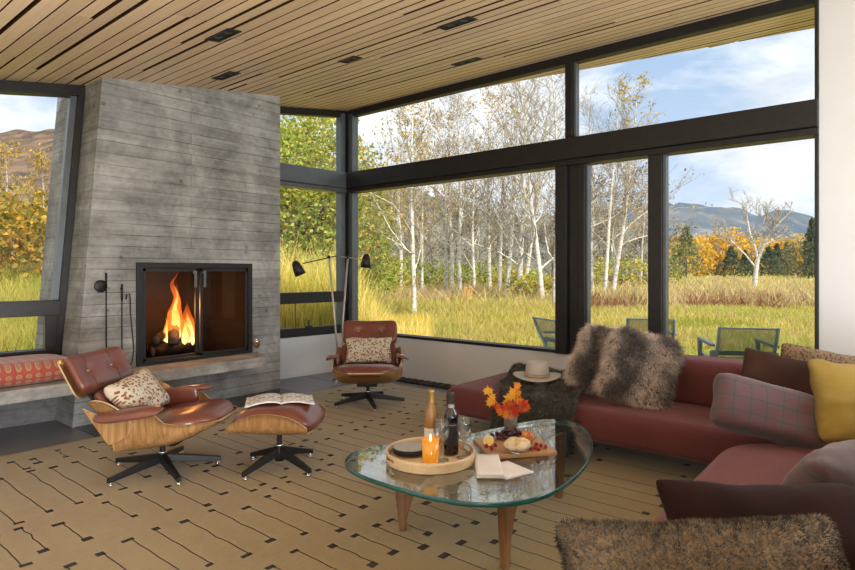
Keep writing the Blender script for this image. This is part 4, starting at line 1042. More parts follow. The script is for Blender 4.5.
# ------------------------------------------------------------------ cutting board and food
bc=Vector((2.655,1.588,TZ)); ba=R(-39.3)
bd_=thing('cutting_board','square wooden cutting board with fruit and bread on the glass table','cutting board',tuple(bc),ba)
M_board=wood_mat('warm_board',(.50,.285,.14),(.40,.21,.095),1.4,'X',.5,.05)
m=MB(); m.box((0,0,.0115),(.362,.292,.022)); m.build('board',M_board,bd_,[('bevel',.004)])
BZ=TZ+.0232
M_bread,nt,b,o_=newmat('flour_dusted_crust'); b.inputs['Roughness'].default_value=.85
v=coord(nt,'Object'); gg=nd(nt,'ShaderNodeNewGeometry'); sx=nd(nt,'ShaderNodeSeparateXYZ'); L(nt,gg.outputs['Normal'],sx.inputs[0])
cst=ramp(nt,noise_(nt,v,14,5),[(.3,(.55,.31,.12)),(.6,(.74,.53,.29))]); fl=math_(nt,'MULTIPLY',math_(nt,'GREATER_THAN',noise_(nt,v,22,4),.44),.8)
L(nt,mixc(nt,fl,cst,(.80,.68,.50)),b.inputs['Base Color']); bump(nt,b,noise_(nt,v,60,4),.3,.004)
t=thing('bread_loaf','small round crusty bread loaf on the cutting board','bread',tuple(on(517.5,451.5,BZ)),R(-50))
m=MB(); m.ball((0,0,.036),(.068,.05,.038),26,disp=.10,seed=4)
m.v=[(x,y,max(.001,z)+(-.004*math.exp(-((x-.012)/.010)**2) if z>.04 else 0)) for x,y,z in m.v]; m.build('crust',M_bread,t)
M_apple,nt,b,o_=newmat('apple_skin'); b.inputs['Roughness'].default_value=.3
v=coord(nt,'Object'); L(nt,ramp(nt,noise_(nt,v,22,4,.6,.5),[(.35,(.50,.10,.045)),(.5,(.58,.25,.07)),(.65,(.62,.42,.11))]),b.inputs['Base Color'])
t=thing('apple','red and yellow apple behind the bread on the cutting board','apple',tuple(on(527.5,443,BZ)))
m=MB(); m.lathe([(0,.006),(.012,.001),(.022,.002),(.032,.016),(.0355,.036),(.031,.055),(.02,.064),(.009,.063),(0,.057)],22); m.build('skin',M_apple,t)
m=MB(); m.tube([(0,0,.057),(.002,0,.068),(.006,0,.076)],.0016,5); m.build('stem',pm('apple_stem',(.12,.07,.03)),t)
M_lem=pm('lemon_skin',(.72,.50,.07),(.62,.40,.05),60,.45,bmp=.2); 
M_lemi,nt,b,o_=newmat('lemon_flesh'); b.inputs['Roughness'].default_value=.3
tc=nd(nt,'ShaderNodeTexCoord'); sp=nd(nt,'ShaderNodeSeparateXYZ'); L(nt,tc.outputs['UV'],sp.inputs[0]); 
L(nt,ramp(nt,sp.outputs['X'],[(.0,(.80,.62,.22)),(.78,(.78,.58,.16)),(.84,(.86,.78,.52)),(.94,(.86,.78,.5)),(1,(.72,.5,.07))]),b.inputs['Base Color'])
lp_=on(488.5,446,BZ); 
t=thing('lemon_half','halved lemon with its cut face towards the viewer on the cutting board','lemon',tuple(lp_))
dirn=Vector((-CA*.75-SA*.25,-SA*.75+CA*.25,.6)).normalized(); Ml=Matrix.Translation((0,0,.0285))@dirn.to_track_quat('Z','Y').to_matrix().to_4x4()
m=MB(); m.lathe([(.0285,0),(.028,-.012),(.022,-.024),(.011,-.032),(.004,-.035),(0,-.036)],22,M=Ml); m.build('peel',M_lem,t)
m=MB(); k=22; m.add([Ml@Vector((0,0,.0003))]+[Ml@Vector((.0285*math.cos(2*PI*i/k),.0285*math.sin(2*PI*i/k),.0003)) for i in range(k)],[(0,1+i,1+(i+1)%k) for i in range(k)],0,False,uv=[(0.001,0)]+[(1,0)]*k); m.build('cut_face',M_lemi,t)
# grapes
M_grape=pm('dark_grape_skin',(.10,.022,.04),(.05,.012,.025),30,.3)
gr=random.Random(5)
gb=thing('grape_bunch','bunch of dark red grapes behind the bread on the cutting board','grapes',tuple(on(508,439,BZ)),0)
cnt=0; placed=[]
ax=Vector((SA,-CA,0)); ay=Vector((CA,SA,0))
while cnt<46:
    u=gr.uniform(-.09,.13); w_=gr.uniform(-.035,.035); hmax=.018+.055*max(0,1-abs((u-.02)/.11))*(1-abs(w_)/.05)
    z=gr.uniform(.0105,max(.012,hmax)); p=ax*u+ay*w_+Vector((0,0,z))
    if any((p-q).length<.0155 for q in placed):
        if gr.random()<.985: continue
    placed.append(p); m=MB(); m.ball(p,(.0112,.0112,.0122),10); m.build('grape',M_grape,gb); cnt+=1
m=MB(); m.tube([ax*-.08+Vector((0,0,.012)),ax*0+Vector((0,0,.02)),ax*.1+Vector((0,0,.035))],.0018,5); m.build('stem',pm('grape_stem',(.22,.16,.07)),gb)
# raspberries
M_rasp=pm('raspberry_red',(.42,.02,.045),(.28,.012,.03),40,.4)
def rasp_mesh():
    m=MB()
    for i in range(6):
        for j in range(8 if i<5 else 3):
            th=.35+i*.42; a=2*PI*(j+.5*(i%2))/8; r=.0075*math.sin(th)
            m.ball((r*math.cos(a),r*math.sin(a),.009+.0085*math.cos(th)),.0031,6)
    return m
proto=None; sp_=[(486.5,447.8,'left-hand raspberry of the pair by the lemon half'),(491.5,450,'right-hand raspberry of the pair in front of the lemon half'),(495.5,447,'raspberry tucked between the lemon and the bread'),
 (531,450.5,'raspberry touching the right end of the bread'),(535,449.5,'raspberry in the middle of the row right of the bread'),(536.5,446,'raspberry resting at the back of the row beside the apple'),(541,447,'raspberry second from the outer end of the row beside the bread'),(545.5,448.6,'raspberry lying alone nearest the right corner of the board'),(538.5,451,'raspberry at the front of the row right of the bread')]
for (px,py,lb) in sp_:
    if proto is None:
        o=rasp_mesh().build('raspberry',M_rasp); proto=o
    else: o=proto.copy(); C.objects.link(o)
    o.location=on(px,py,BZ-.0005); o.rotation_euler=(0,0,gr.uniform(0,6)); tag(o,lb,'raspberry','raspberries on the cutting board')
M_steel=pm('brushed_steel',(.55,.55,.56),(.48,.48,.5),5,.28,1)
ka,kb=on(497,450.2,BZ),on(519,455.3,BZ); kd=(kb-ka); kl=kd.length
t=thing('cheese_knife','small steel knife lying along the front of the bread','knife',tuple(ka),math.atan2(kd.y,kd.x))
m=MB(); m.prism([(0,-.002),(kl*.5,-.007),(kl*.52,.007),(.01,.006)],.002,.0035); m.build('blade',M_steel,t)
m=MB(); m.tube([(kl*.5,0,.0055),(kl*.75,0,.006),(kl,0,.0055)],[.004,.0058,.0048],8); m.build('handle',M_steel,t)
# napkins
M_nap=fabric('white_linen',(.84,.82,.83),(.74,.72,.73),5,.2)
nc=on(488.5,470.5,TZ); 
def napkin(label,c,rz,w,h,layers=4,curl=.0):
    t=thing('napkin',label,'napkin',tuple(c),rz,None); m=MB()
    for k in range(layers):
        o_=.002*k
        m.grid(lambda u,v,k=k:((u-.5)*(w-o_),(v-.5)*(h-o_),.002+k*.0042+.0012*mnoise.noise(Vector((u*4,v*4,k)))+curl*abs(u-.5)**2*k),8,8)
    m.build('cloth',M_nap,t,[('solid',.003,0)]); return t
napkin('folded white linen napkin nearest the tray on the glass table',on(488.5,468.6,TZ)+Vector((0,0,.0068)),R(37),.30,.125)
napkin('folded white linen napkin partly under the other, nearest the cutting board',on(507,470.6,TZ),R(72),.185,.165,2)
# ------------------------------------------------------------------ vase with autumn leaves
M_vase=pm('grey_stone_glaze',(.20,.185,.165),(.15,.14,.125),25,.5,bmp=.15)
vb=on(510.5,433.0,TZ)
vz=thing('vase','small grey cup vase of autumn leaves on the glass table','vase',tuple(vb))
m=MB(); m.lathe([(0,0),(.03,0),(.034,.004),(.040,.10),(.0385,.102),(.0365,.10),(.031,.01),(0,.01)],26); m.build('cup',M_vase,vz)
M_tl,nt,b,o_=newmat('autumn_leaf'); 
b.inputs['Roughness'].default_value=.6; a=nd(nt,'ShaderNodeAttribute',attribute_name='Col'); v=coord(nt,'Object')
c=mixc(nt,ramp(nt,noise_(nt,v,30,2),[(.42,(0,0,0)),(.58,(1,1,1))]),a.outputs['Color'],mixc(nt,.35,a.outputs['Color'],(.75,.36,.02))); L(nt,c,b.inputs['Base Color'])
t2=nd(nt,'ShaderNodeBsdfTranslucent'); L(nt,c,t2.inputs['Color']); mx=nd(nt,'ShaderNodeMixShader'); mx.inputs[0].default_value=.35; L(nt,b.outputs[0],mx.inputs[1]); L(nt,t2.outputs[0],mx.inputs[2]); L(nt,mx.outputs[0],o_.inputs['Surface'])
lr=random.Random(9)
maple=[(0,-.5),(.10,-.25),(.42,-.34),(.34,-.12),(.55,.08),(.30,.10),(.34,.30),(.14,.22),(0,.55),(-.14,.22),(-.34,.30),(-.30,.10),(-.55,.08),(-.34,-.12),(-.42,-.34),(-.10,-.25)]
def leaf(px,py,dd,sz,col,par):
    d=(vb-Vector((0,0,0))); dep=d.x*CA+d.y*SA
    p=at(px,py,dep+dd)-vb
    N=Vector((-CA+lr.uniform(-.5,.5),-SA+lr.uniform(-.5,.5),lr.uniform(-.2,.7))).normalized(); q=N.to_track_quat('Z','Y').to_matrix().to_4x4()
    M=Matrix.Translation(p)@q@Matrix.Rotation(lr.uniform(0,6.28),4,'Z')
    m=MB(); sz*=1.3; pts=[(0,0,.0)]+[(x*sz,y*sz,.12*sz*(x*x+y*y)*2) for x,y in maple]; k=len(maple)
    m.add(pts,[(0,1+i,1+(i+1)%k) for i in range(k)],0,False,M=M,col=col); m.build('leaf',M_tl,par)
    return p
Y_,O_,R_,D_=(.85,.42,.02),(.80,.22,.015),(.62,.035,.02),(.35,.015,.015)
tw=[(490,396,-.02,[(488,391,.05,Y_),(492,398,.05,Y_),(490,402,.045,Y_),(494,403,.035,O_)]),(518,388,.01,[(517,386,.045,O_),(513,392,.05,Y_),(509,398,.055,Y_),(514,396,.045,Y_),(518,393,.04,O_),(507,403,.045,Y_)]),
 (523,405,-.02,[(523,404,.06,R_),(526,408,.045,R_),(519,401,.045,O_),(521,410,.04,R_)]),(508,408,-.05,[(508,408,.065,R_),(503,411,.05,R_),(513,410,.055,R_),(510,405,.05,R_),(498,407,.05,R_),(500,412,.04,O_),(506,415,.04,O_),(512,404,.05,D_),(515,413,.045,R_),(511,417,.035,(.7,.3,.15))])]
for (sx,sy,sd,lv) in tw:
    p=at(sx,sy,(vb.x*CA+vb.y*SA)+sd)-vb
    m=MB(); m.tube([(0,0,.02),(p.x*.3,p.y*.3,.09),tuple(p*.75+Vector((0,0,.02))),tuple(p)],.0017,5); tw_=m.build('twig',pm('twig_bark',(.16,.07,.04)),vz)
    for (lx,ly,ls,lc) in lv: leaf(lx,ly,sd+lr.uniform(-.015,.015),ls,lc,vz)
# ------------------------------------------------------------------ recessed ceiling lights
M_lens=pm('dark_lens',(.03,.03,.032),(.02,.02,.022),5,.25)
dl=[(223,35,'black recessed ceiling light nearest the camera, above the fireplace side'),(226,75.5,'black recessed ceiling light close to the chimney top'),(350,59.3,'small black recessed ceiling light in the middle of the ceiling'),(457,23,'black recessed ceiling light right of the ceiling middle, farther from the glass'),(467,61.5,'black recessed ceiling light nearest the window header')]
for (px,py,lb) in dl:
    l=(px-427.5)/FPX; k=CA+l*SA; s_=(HOR-py)/FPX; d=1.419/(s_-.143*k) if True else 0
    d=(2.769-EYE)/(s_-.143*k); p=at(px,py,d)
    t=thing('recessed_light',lb,'ceiling light',tuple(p),0,'black recessed ceiling lights'); t.rotation_euler=(0,-math.atan(.143),0)
    w_,h_=(.105,.30) if px!=350 else (.10,.20)
    m=MB(); a=.012
    for (x,y,sx,sy) in ((w_/2,0,a,h_),(-w_/2,0,a,h_),(0,h_/2,w_+a,a),(0,-h_/2,w_+a,a)): m.box((x,y,-.002),(sx,sy,.012))
    m.build('frame',M_black,t)
    m=MB(); m.box((0,0,.001),(w_,h_,.004)); m.build('baffle',M_blackmat,t)
    for q in (-1,1):
        m=MB(); m.lathe([(0,-.004),(.022,-.004),(.028,-.001)],16,M=Matrix.Translation((0,q*h_*.22,0))); m.build('lens',M_lens,t)
# ------------------------------------------------------------------ outdoors
GZ=-.06
def gp(px,d,z=GZ): 
    p=at(px,HOR,d); return Vector((p.x,p.y,z))
M_soil,nt,b,o_=newmat('meadow_ground'); b.inputs['Roughness'].default_value=1
v=coord(nt,'Object'); L(nt,mixc(nt,.5,ramp(nt,noise_(nt,v,.12,5),[(.35,(.22,.235,.055)),(.6,(.33,.255,.10))]),ramp(nt,noise_(nt,v,2.5,5),[(.3,(.20,.22,.05)),(.7,(.36,.33,.11))])),b.inputs['Base Color'])
mb=MB()
def gnd(u,v):
    r=3+ (2200-3)*u**3; a=2*PI*v; z=GZ-.02
    return (4+r*math.cos(a),4+r*math.sin(a),z)
mb.grid(gnd,40,72); struct(mb.build('field',M_soil))
# mountains : ridge profile measured against the horizon, terrain behind it
M_mtn,nt,b,o_=newmat('hazy_mountain'); b.inputs['Roughness'].default_value=1
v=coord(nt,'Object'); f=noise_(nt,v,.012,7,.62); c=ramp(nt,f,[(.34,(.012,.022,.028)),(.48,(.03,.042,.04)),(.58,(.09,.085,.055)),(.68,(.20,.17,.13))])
L(nt,mixc(nt,.40,c,(.10,.155,.255)),b.inputs['Base Color'])  # blue haze of distance mixed into the base colour
ridge=[(-400,190),(-200,178),(0,150),(120,160),(250,185),(330,192),(400,196),(470,222),(540,226),(600,214),(655,200),(672,203),(690,203.5),(712,207),(738,209),(752,215),(766,214),(778,211),(788,208),(796,213),(808,216),(818,220),(835,222),(860,214),(950,225),(1150,230)]
def terr(u,v):
    px=-400+1550*u; y=interp_l(px,ridge); d0=1500.; H=(HOR-y)/FPX*d0+EYE
    k=min(1,v/.7); d=620+(d0-620)*k+ (max(0,v-.7)/.3)*900
    h=H*(k**1.35) if v<=.7 else H*(1-.5*(v-.7)/.3)
    h+= (1-abs(2*k-1))*26*mnoise.fractal(Vector((px*.013,v*4,1)),1,2,5)+ (8*mnoise.noise(Vector((px*.07,v*9,3))) if v>.2 else 0)+(16*(.5-abs(mnoise.noise(Vector((px*.035,v*3,7)))))*v if v<=.72 else 0)+5*mnoise.noise(Vector((px*.16,0,3)))*(v>.4)
    p=at(px,HOR,1) 
    return (p.x*d,p.y*d,max(-4,h))
def interp_l(x,pts):
    if x<=pts[0][0]: return pts[0][1]
    for (x0,y0),(x1,y1) in zip(pts,pts[1:]):
        if x<=x1: return y0+(y1-y0)*(x-x0)/(x1-x0)
    return pts[-1][1]
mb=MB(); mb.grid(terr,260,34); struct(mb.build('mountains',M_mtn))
# brown autumn hillside beyond the left window
M_hill,nt,b,o_=newmat('brown_hillside'); b.inputs['Roughness'].default_value=1
v=coord(nt,'Object'); f=noise_(nt,v,.12,6,.65); L(nt,ramp(nt,f,[(.36,(.03,.028,.022)),(.48,(.10,.062,.04)),(.6,(.17,.105,.065)),(.72,(.24,.155,.06))]),b.inputs['Base Color'])
def hill(u,v):
    px=-260+360*u; d0=260; y=134+8*math.sin(u*5)+3*mnoise.noise(Vector((u*14,0,0))); H=(HOR-y)/FPX*d0+EYE
    d=90+(d0-90)*v; h=H*v**1.1+2*mnoise.noise(Vector((u*20,v*12,2)))*v; p=at(px,HOR,1); return (p.x*d,p.y*d,h-1)
mb=MB(); mb.grid(hill,80,24); o=mb.build('hills',M_hill); struct(o)
# wooded slope behind the birches
M_wood,nt,b,o_=newmat('wooded_slope'); b.inputs['Roughness'].default_value=1
v=coord(nt,'Object',(1,1,.45)); f=noise_(nt,v,.35,7,.7); L(nt,ramp(nt,f,[(.34,(.045,.055,.045)),(.48,(.105,.105,.085)),(.6,(.17,.155,.12)),(.72,(.24,.22,.16))]),b.inputs['Base Color'])
def slope(u,v):
    px=300+370*u; y=interp_l(px,[(300,170),(360,178),(420,186),(480,206),(540,214),(600,208),(640,218),(655,238),(670,262)])+5*mnoise.fractal(Vector((px*.05,0,0)),1,2,4); H=(HOR-y)/FPX*190+EYE
    d=105+85*v; p=at(px,HOR,1); return (p.x*d,p.y*d,H*v**.8-1+1.5*mnoise.noise(Vector((px*.2,v*9,2)))*v)
mb=MB(); mb.grid(slope,120,20); o=mb.build('hills',M_wood); struct(o)
# ---------------- trees
M_birch,nt,b,o_=newmat('birch_bark'); b.inputs['Roughness'].default_value=.8
v=coord(nt,'Object',(1,1,3.2)); f=noise_(nt,v,4.2,4,.65); L(nt,ramp(nt,f,[(.30,(.05,.045,.04)),(.40,(.52,.48,.43)),(.55,(.76,.73,.68))]),b.inputs['Base Color'])
M_twig=pm('grey_twig',(.46,.41,.35),(.34,.29,.24),3,.9)
M_bark=pm('grey_brown_bark',(.16,.12,.09),(.1,.075,.055),6,.9)
M_leafa=attr_mat('leaf_foliage',.7,.45)
def tree_mesh(seed,H,r0,first,dens,ang,levels=3,wob=.05,lean=(0,0),twig=.006,gnarl=.28):
    rg=random.Random(seed); trunk=MB(); tw=MB(); tips=[]
    def br(p,d,ln,r,lv):
        n=7 if lv==0 else (5 if lv==1 else 3); pts=[p.copy()]; q=p.copy(); dd=d.copy()
        for i in range(n):
            dd=(dd+Vector((rg.gauss(0,gnarl if lv else wob),rg.gauss(0,gnarl if lv else wob),rg.gauss(.05,.1) if lv else .25))).normalized() if (lv or i) else dd
            q=q+dd*ln/n; pts.append(q.copy())
        rr=[max(twig,r*(1-.86*i/n)) for i in range(n+1)]
        (trunk if lv==0 or (lv==1 and r>.03) else tw).tube(pts,rr,8 if lv==0 else (5 if lv==1 else 3),cap=False)
        if lv>=levels-1:
            tips.extend(pts[1:]); 
            if lv>=levels: return
        if lv==0:
            nb=int(H*dens)
            for k in range(nb):
                t=first+(1-first)*(k+rg.random())/nb; i=min(int(t*n),n-1); pp=pts[i].lerp(pts[i+1],t*n-i)
                a=rg.uniform(0,2*PI); an=R(ang)*rg.uniform(.7,1.2)
                dv=Vector((math.cos(a)*math.sin(an),math.sin(a)*math.sin(an),math.cos(an)))
                br(pp,dv,H*(.40-.26*t)*rg.uniform(.7,1.25)*(1 if t<.93 else .6),max(twig*1.6,r*(1-t*.86)*.42),1)
        else:
            nb=5 if lv==1 else 3
            for k in range(nb):
                i=rg.randint(1,n-1); pp=pts[i]
                dv=(dd*.9+Vector((rg.gauss(0,.55),rg.gauss(0,.55),rg.gauss(.12,.3)))).normalized()
                br(pp,dv,ln*rg.uniform(.35,.6),max(twig,r*.4),lv+1)
    br(Vector((0,0,-.1)),Vector((lean[0],lean[1],1)).normalized(),H,r0,0)
    return trunk,tw,tips
def leaves_mesh(name,P,per,sz,spread,cols,seed,parent,mat=None):
    rng=np.random.default_rng(seed); P=np.array([tuple(p) for p in P]); n=len(P)*per if per>=1 else int(len(P)*per)
    i=rng.integers(0,len(P),n); c=P[i]+rng.normal(0,spread,(n,3)); 
    a=rng.normal(0,1,(n,3)); a/=np.linalg.norm(a,axis=1)[:,None]; b_=np.cross(a,rng.normal(0,1,(n,3))); b_/=np.linalg.norm(b_,axis=1)[:,None]
    s_=sz*(.6+.8*rng.random(n))[:,None]; a*=s_; b_*=s_*.7
    V=np.stack([c-a,c-b_,c+a,c+b_],1).reshape(-1,3); F=np.arange(4*n).reshape(n,4)
    cc=np.array(cols)[rng.integers(0,len(cols),n)]*(.75+.5*rng.random(n))[:,None]
    return mesh_np(name,V,F,mat or M_leafa,parent,np.repeat(cc,4,axis=0))
def tree(name,label,cat,group,loc,parts,leaf=None,rz=0,sc=1.0,barkm=None):
    t=thing(name,label,cat,loc,rz,group); t.scale=(sc,sc,sc)
    tr,tw,tips=parts
    tr.build('trunk',barkm or M_birch,t); 
    if tw.v: tw.build('branches',M_twig if barkm is None else barkm,t)
    if leaf: leaves_mesh('foliage',tips,leaf[0],leaf[1],leaf[2],leaf[3],leaf[4],t)
    return t
YEL=[(.62,.42,.06),(.55,.36,.07),(.66,.48,.12),(.45,.36,.10)]
TAN=[(.50,.38,.18),(.56,.42,.16),(.42,.32,.16),(.58,.40,.10)]
GRN=[(.30,.38,.06),(.40,.46,.08),(.50,.52,.12),(.22,.30,.05),(.54,.50,.12)]
ORG=[(.62,.32,.03),(.66,.40,.05),(.55,.36,.05),(.36,.30,.05),(.20,.20,.04)]
BG='pale birches in the meadow'
bproto=[]
for k,(H,r0,fi,de,an) in enumerate(((9.0,.105,.16,2.6,42),(10.5,.12,.22,2.3,36),(8.0,.085,.28,2.6,34),(10.0,.13,.15,2.4,46))):
    bproto.append(tree_mesh(40+k,H,r0,fi,de,an,3,.035))
made={}
def birch(px,d,k,H,label,rz,leaf,lean=0):
    base=(9.0,10.5,8.0,10.0)[k]; key=(k,leaf is None)
    if key not in made:
        t=tree('birch_tree',label,'tree',BG,tuple(gp(px,d)),bproto[k],leaf,rz,H/base); made[key]=t
    else:
        t=copy_tree(made[key]); t.location=gp(px,d); t.rotation_euler=(0,0,rz); t.scale=(H/base,)*3; tag(t,label,'tree',BG)
    t.rotation_euler=(lean*CA*-1*0,0,rz)
    if lean: 
        ax=Vector((CA,SA,0)); q=Matrix.Rotation(lean,4,ax)@Matrix.Rotation(rz,4,'Z'); t.rotation_euler=q.to_euler()
    return t
LF=(.55,.055,.12,TAN+YEL,3)
birch(414,16.0,0,7.0,'white birch standing nearest in the long grass, straight behind the corner chair',.3,(1,.05,.10,TAN+YEL,3))
birch(401,27,1,9.5,'birch at the left edge of the long window, behind the nearest white birch',1.2,(.8,.06,.12,TAN,4))
birch(422,29,2,8.0,'slim birch just right of the nearest white birch, farther back',2.0,(.8,.05,.1,TAN,5))
birch(446,29,2,9.0,'left birch of the middle group in the long window',3.1,(.5,.06,.12,TAN,11))
birch(452,31,1,10.5,'second birch of the middle group in the long window',.9,None)
birch(460,28,1,10.0,'tallest birch of the middle group in the long window',4.2,None,-.02)
birch(474,34,0,9.0,'thin distant birch between the two birch groups',5.0,None)
birch(490,30,1,10.5,'left birch of the group near the wide mullion',2.6,(.4,.06,.12,TAN,12),-.03)
birch(499,28,2,10.0,'second birch of the group near the wide mullion',.2,None,.03)
birch(506,27,1,10.0,'leaning slender birch in the group near the wide mullion',1.5,None,.09)
birch(519,24,3,10.0,'thick-stemmed birch with dark scars near the wide mullion',3.7,(.35,.06,.12,TAN,13),.03)
birch(523,25,2,10.0,'birch leaning right across the thick-stemmed one',5.5,None,.13)
birch(543,22,3,9.0,'birch leaning left at the right side of the long window',.8,None,-.09)
birch(555,19,0,8.5,'birch half hidden by the wide mullion',2.2,None)
birch(592,26,1,9.0,'left birch seen in the narrow pane',4.0,None,-.02)
birch(604,24,2,9.0,'bowed birch in the middle of the narrow pane',1.1,None,.06)
birch(612,25,0,9.5,'right-leaning birch in the narrow pane',2.9,(.4,.055,.12,TAN,6),.12)
birch(640,34,2,7.0,'far birch at the right side of the narrow pane',.4,None,.05)
# lone bare birch in the field
def lone_mesh(seed):
    rg=random.Random(seed); tr=MB(); tw=MB(); tips=[]
    P=lambda *q:[Vector(p) for p in q]
    tr.tube(P((-.12,0,-.1),(0,0,.8),(.06,0,1.6),(.16,0,2.3)),[.17,.15,.125,.11],9,cap=False)
    limbs=[(P((.16,0,2.25),(0,.1,3.0),(-.28,.15,3.9),(-.42,.2,4.8),(-.5,.2,5.5)),.09),(P((.14,0,2.2),(.45,-.1,3.0),(.8,-.1,3.8),(1.35,-.2,4.5),(2.0,-.2,5.2)),.085),
           (P((.05,0,1.7),(-.5,-.1,2.5),(-1.1,-.1,3.2),(-1.75,0,3.7)),.06),(P((.16,0,2.2),(.3,.3,3.2),(.42,.5,4.2),(.6,.6,5.0)),.06),(P((.45,-.1,3.0),(.95,.2,3.4),(1.6,.3,3.8)),.04)]
    def sub(p,d,ln,r,lv):
        pts=[p]; q=p; dd=d
        for i in range(4): dd=(dd+Vector((rg.gauss(0,.2),rg.gauss(0,.2),rg.gauss(.06,.12)))).normalized(); q=q+dd*ln/4; pts.append(q)
        tw.tube(pts,[max(.011,r*(1-.7*i/4)) for i in range(5)],4,cap=False)
        if lv<3:
            for k in range(3): sub(pts[rg.randint(1,3)],(dd+Vector((rg.gauss(0,.6),rg.gauss(0,.6),rg.gauss(.15,.3)))).normalized(),ln*.6,r*.6,lv+1)
    for pts,r in limbs:
        n=len(pts); tr.tube(pts,[r*(1-.8*i/(n-1)) for i in range(n)],7,cap=False)
        for k in range(9):
            t=rg.uniform(.25,1)*(n-1); i=min(int(t),n-2); p=pts[i].lerp(pts[i+1],t-i); d=(pts[i+1]-pts[i]).normalized()
            sub(p,(d+Vector((rg.gauss(0,.6),rg.gauss(0,.6),rg.gauss(.1,.3)))).normalized(),rg.uniform(.6,1.2),.026,1)
    return tr,tw,tips
lone=tree('birch_tree','lone bare white birch in the open field with mountains behind','tree',None,tuple(gp(755,33)),lone_mesh(5),None,HEAD-R(118),.93)
# thicket of leafless brown trees and bushes behind the birches
def bush_blob(name,label,cat,group,loc,w,h,cols,n,sz,seed,trunk=True,shape='round'):
    t=thing(name,label,cat,loc,0,group); rng=np.random.default_rng(seed)
    m=max(1,int(n)); P=rng.normal(0,1,(m,3)); P/=np.linalg.norm(P,axis=1)[:,None]; rad=(.55+.45*rng.random(m)**.6)[:,None]; P*=rad
    lump=np.array([1+.35*mnoise.noise(Vector((p[0]*1.8,p[1]*1.8,p[2]*1.8+seed))) for p in P])[:,None]; P*=lump
    if shape=='cone':
        z=rng.random(m)**.75; a=rng.uniform(0,2*PI,m); tier=.72+.28*np.sin(z*34+np.sin(a*5)*1.2); r=(1-z)**.9*(.6+.4*rng.random(m))*tier*1.08+.02; P=np.stack([r*np.cos(a),r*np.sin(a),z*2-1],1)
    P=P*np.array([w/2,w/2,h/2])+np.array([0,0,h*.53 if shape!='cone' else h*.52])
    P[:,2]=np.maximum(P[:,2],.05)
    leaves_mesh('foliage',P,1,sz,sz*.5,cols,seed,t)
    if trunk:
        mb=MB(); mb.tube([(0,0,-.1),(.03*w,0,h*.35),(0,.03*w,h*.85)],[.03*h**.7,.022*h**.7,.008],6); mb.build('trunk',M_bark,t)
        if shape!='cone':
            mb=MB(); rg=random.Random(seed)
            for k in range(7): a=rg.uniform(0,6.28); mb.tube([(0,0,h*rg.uniform(.12,.4)),(w*.2*math.cos(a),w*.2*math.sin(a),h*.5),(w*.36*math.cos(a),w*.36*math.sin(a),h*rg.uniform(.6,.85))],[.018*h**.6,.012*h**.6,.006],5)
            mb.build('branches',M_bark,t)
    return t
GREYB=[(.19,.16,.13),(.24,.19,.14),(.15,.125,.105),(.30,.235,.13),(.20,.185,.10)]
rgx=random.Random(21)
words=['first','second','third','fourth','fifth','sixth','seventh','eighth','ninth','tenth','eleventh','twelfth','thirteenth','fourteenth']
thick=[tree_mesh(90+k,8.5,.07,.05,2.6,38,3,.08,(0,0),.011) for k in range(2)]
tproto=[]
for i,px in enumerate((350,368,386,408,432,456,480,504,528,552,580,600,622,644)):
    d=rgx.uniform(44,62); H=rgx.uniform(7.5,10.5)
    lb=f'{words[i]} leafless grey-brown tree from the corner post, in the thicket behind the birches'
    if i<2:
        t=tree('bare_tree',lb,'tree','leafless thicket trees',tuple(gp(px,d)),thick[i],(1,.07,.2,GREYB+TAN[:2],50+i),rgx.uniform(0,6),H/8.5,pm('thicket_bark',(.22,.19,.165),(.15,.125,.11),4,.9)); tproto.append(t)
    else:
        t=copy_tree(tproto[i%2]); t.location=gp(px,d); t.rotation_euler=(0,0,rgx.uniform(0,6)); s_=H/8.5; t.scale=(s_*1.25,s_*1.25,s_); tag(t,lb)
# low bushes in front of the thicket
shr=[(362,24,3.2,2.0,GRN),(380,27,3.4,2.3,GRN+YEL),(404,34,4,2.2,GRN),(436,38,4.6,2.1,GRN+GREYB),(468,36,4.4,1.9,GRN),(496,36,4.2,2.2,GREYB+GRN),(516,31,3.2,1.7,YEL+GRN),(536,24,2.4,1.3,YEL+GRN),(596,36,4.5,2.3,GRN+GREYB),(622,33,4.5,2.2,YEL+GRN),(646,38,5,2.6,GREYB+GRN)]
for i,(px,d,w_,h_,cols) in enumerate(shr):
    bush_blob('bush',f'{words[i]} low yellow-green bush from the corner post, at the foot of the thicket','bush','bushes at the foot of the thicket',tuple(gp(px,d)),w_,h_,cols,1500,.075,200+i)
# treeline across the field at the right
YA=[(.78,.48,.03),(.84,.56,.06),(.74,.42,.03),(.66,.46,.07)]
CON=[(.085,.125,.07),(.11,.155,.075),(.15,.19,.085),(.07,.10,.06)]
CONL=[(.20,.24,.07),(.16,.20,.06),(.25,.27,.09)]
asp=[(668,82,4.5,7),(676,95,5.0,8.0),(697,90,5.5,8.0),(704,100,5,8.6),(716,100,5.5,9),(724,98,5.5,9.6),(733,96,5,9.6),(742,104,6,9.2),(752,100,6,9.4),(762,106,5.5,8.6),(772,108,5.5,8.8),(783,104,6,8.2),(792,104,6,8.8),(801,100,5.5,8.6),(812,96,5.5,8.2),(822,104,6,8.6)]
for i,(px,d,w_,h_) in enumerate(asp):
    nm=words[i] if i<14 else ('fifteenth','sixteenth')[i-14]
    bush_blob('aspen_tree',f'{nm} golden aspen from the left in the treeline across the field','tree','golden aspens across the field',tuple(gp(px,d)),w_,h_*.86,YA if i%4 else [(.50,.40,.16),(.56,.42,.12),(.42,.36,.15)],1100,.20,300+i)
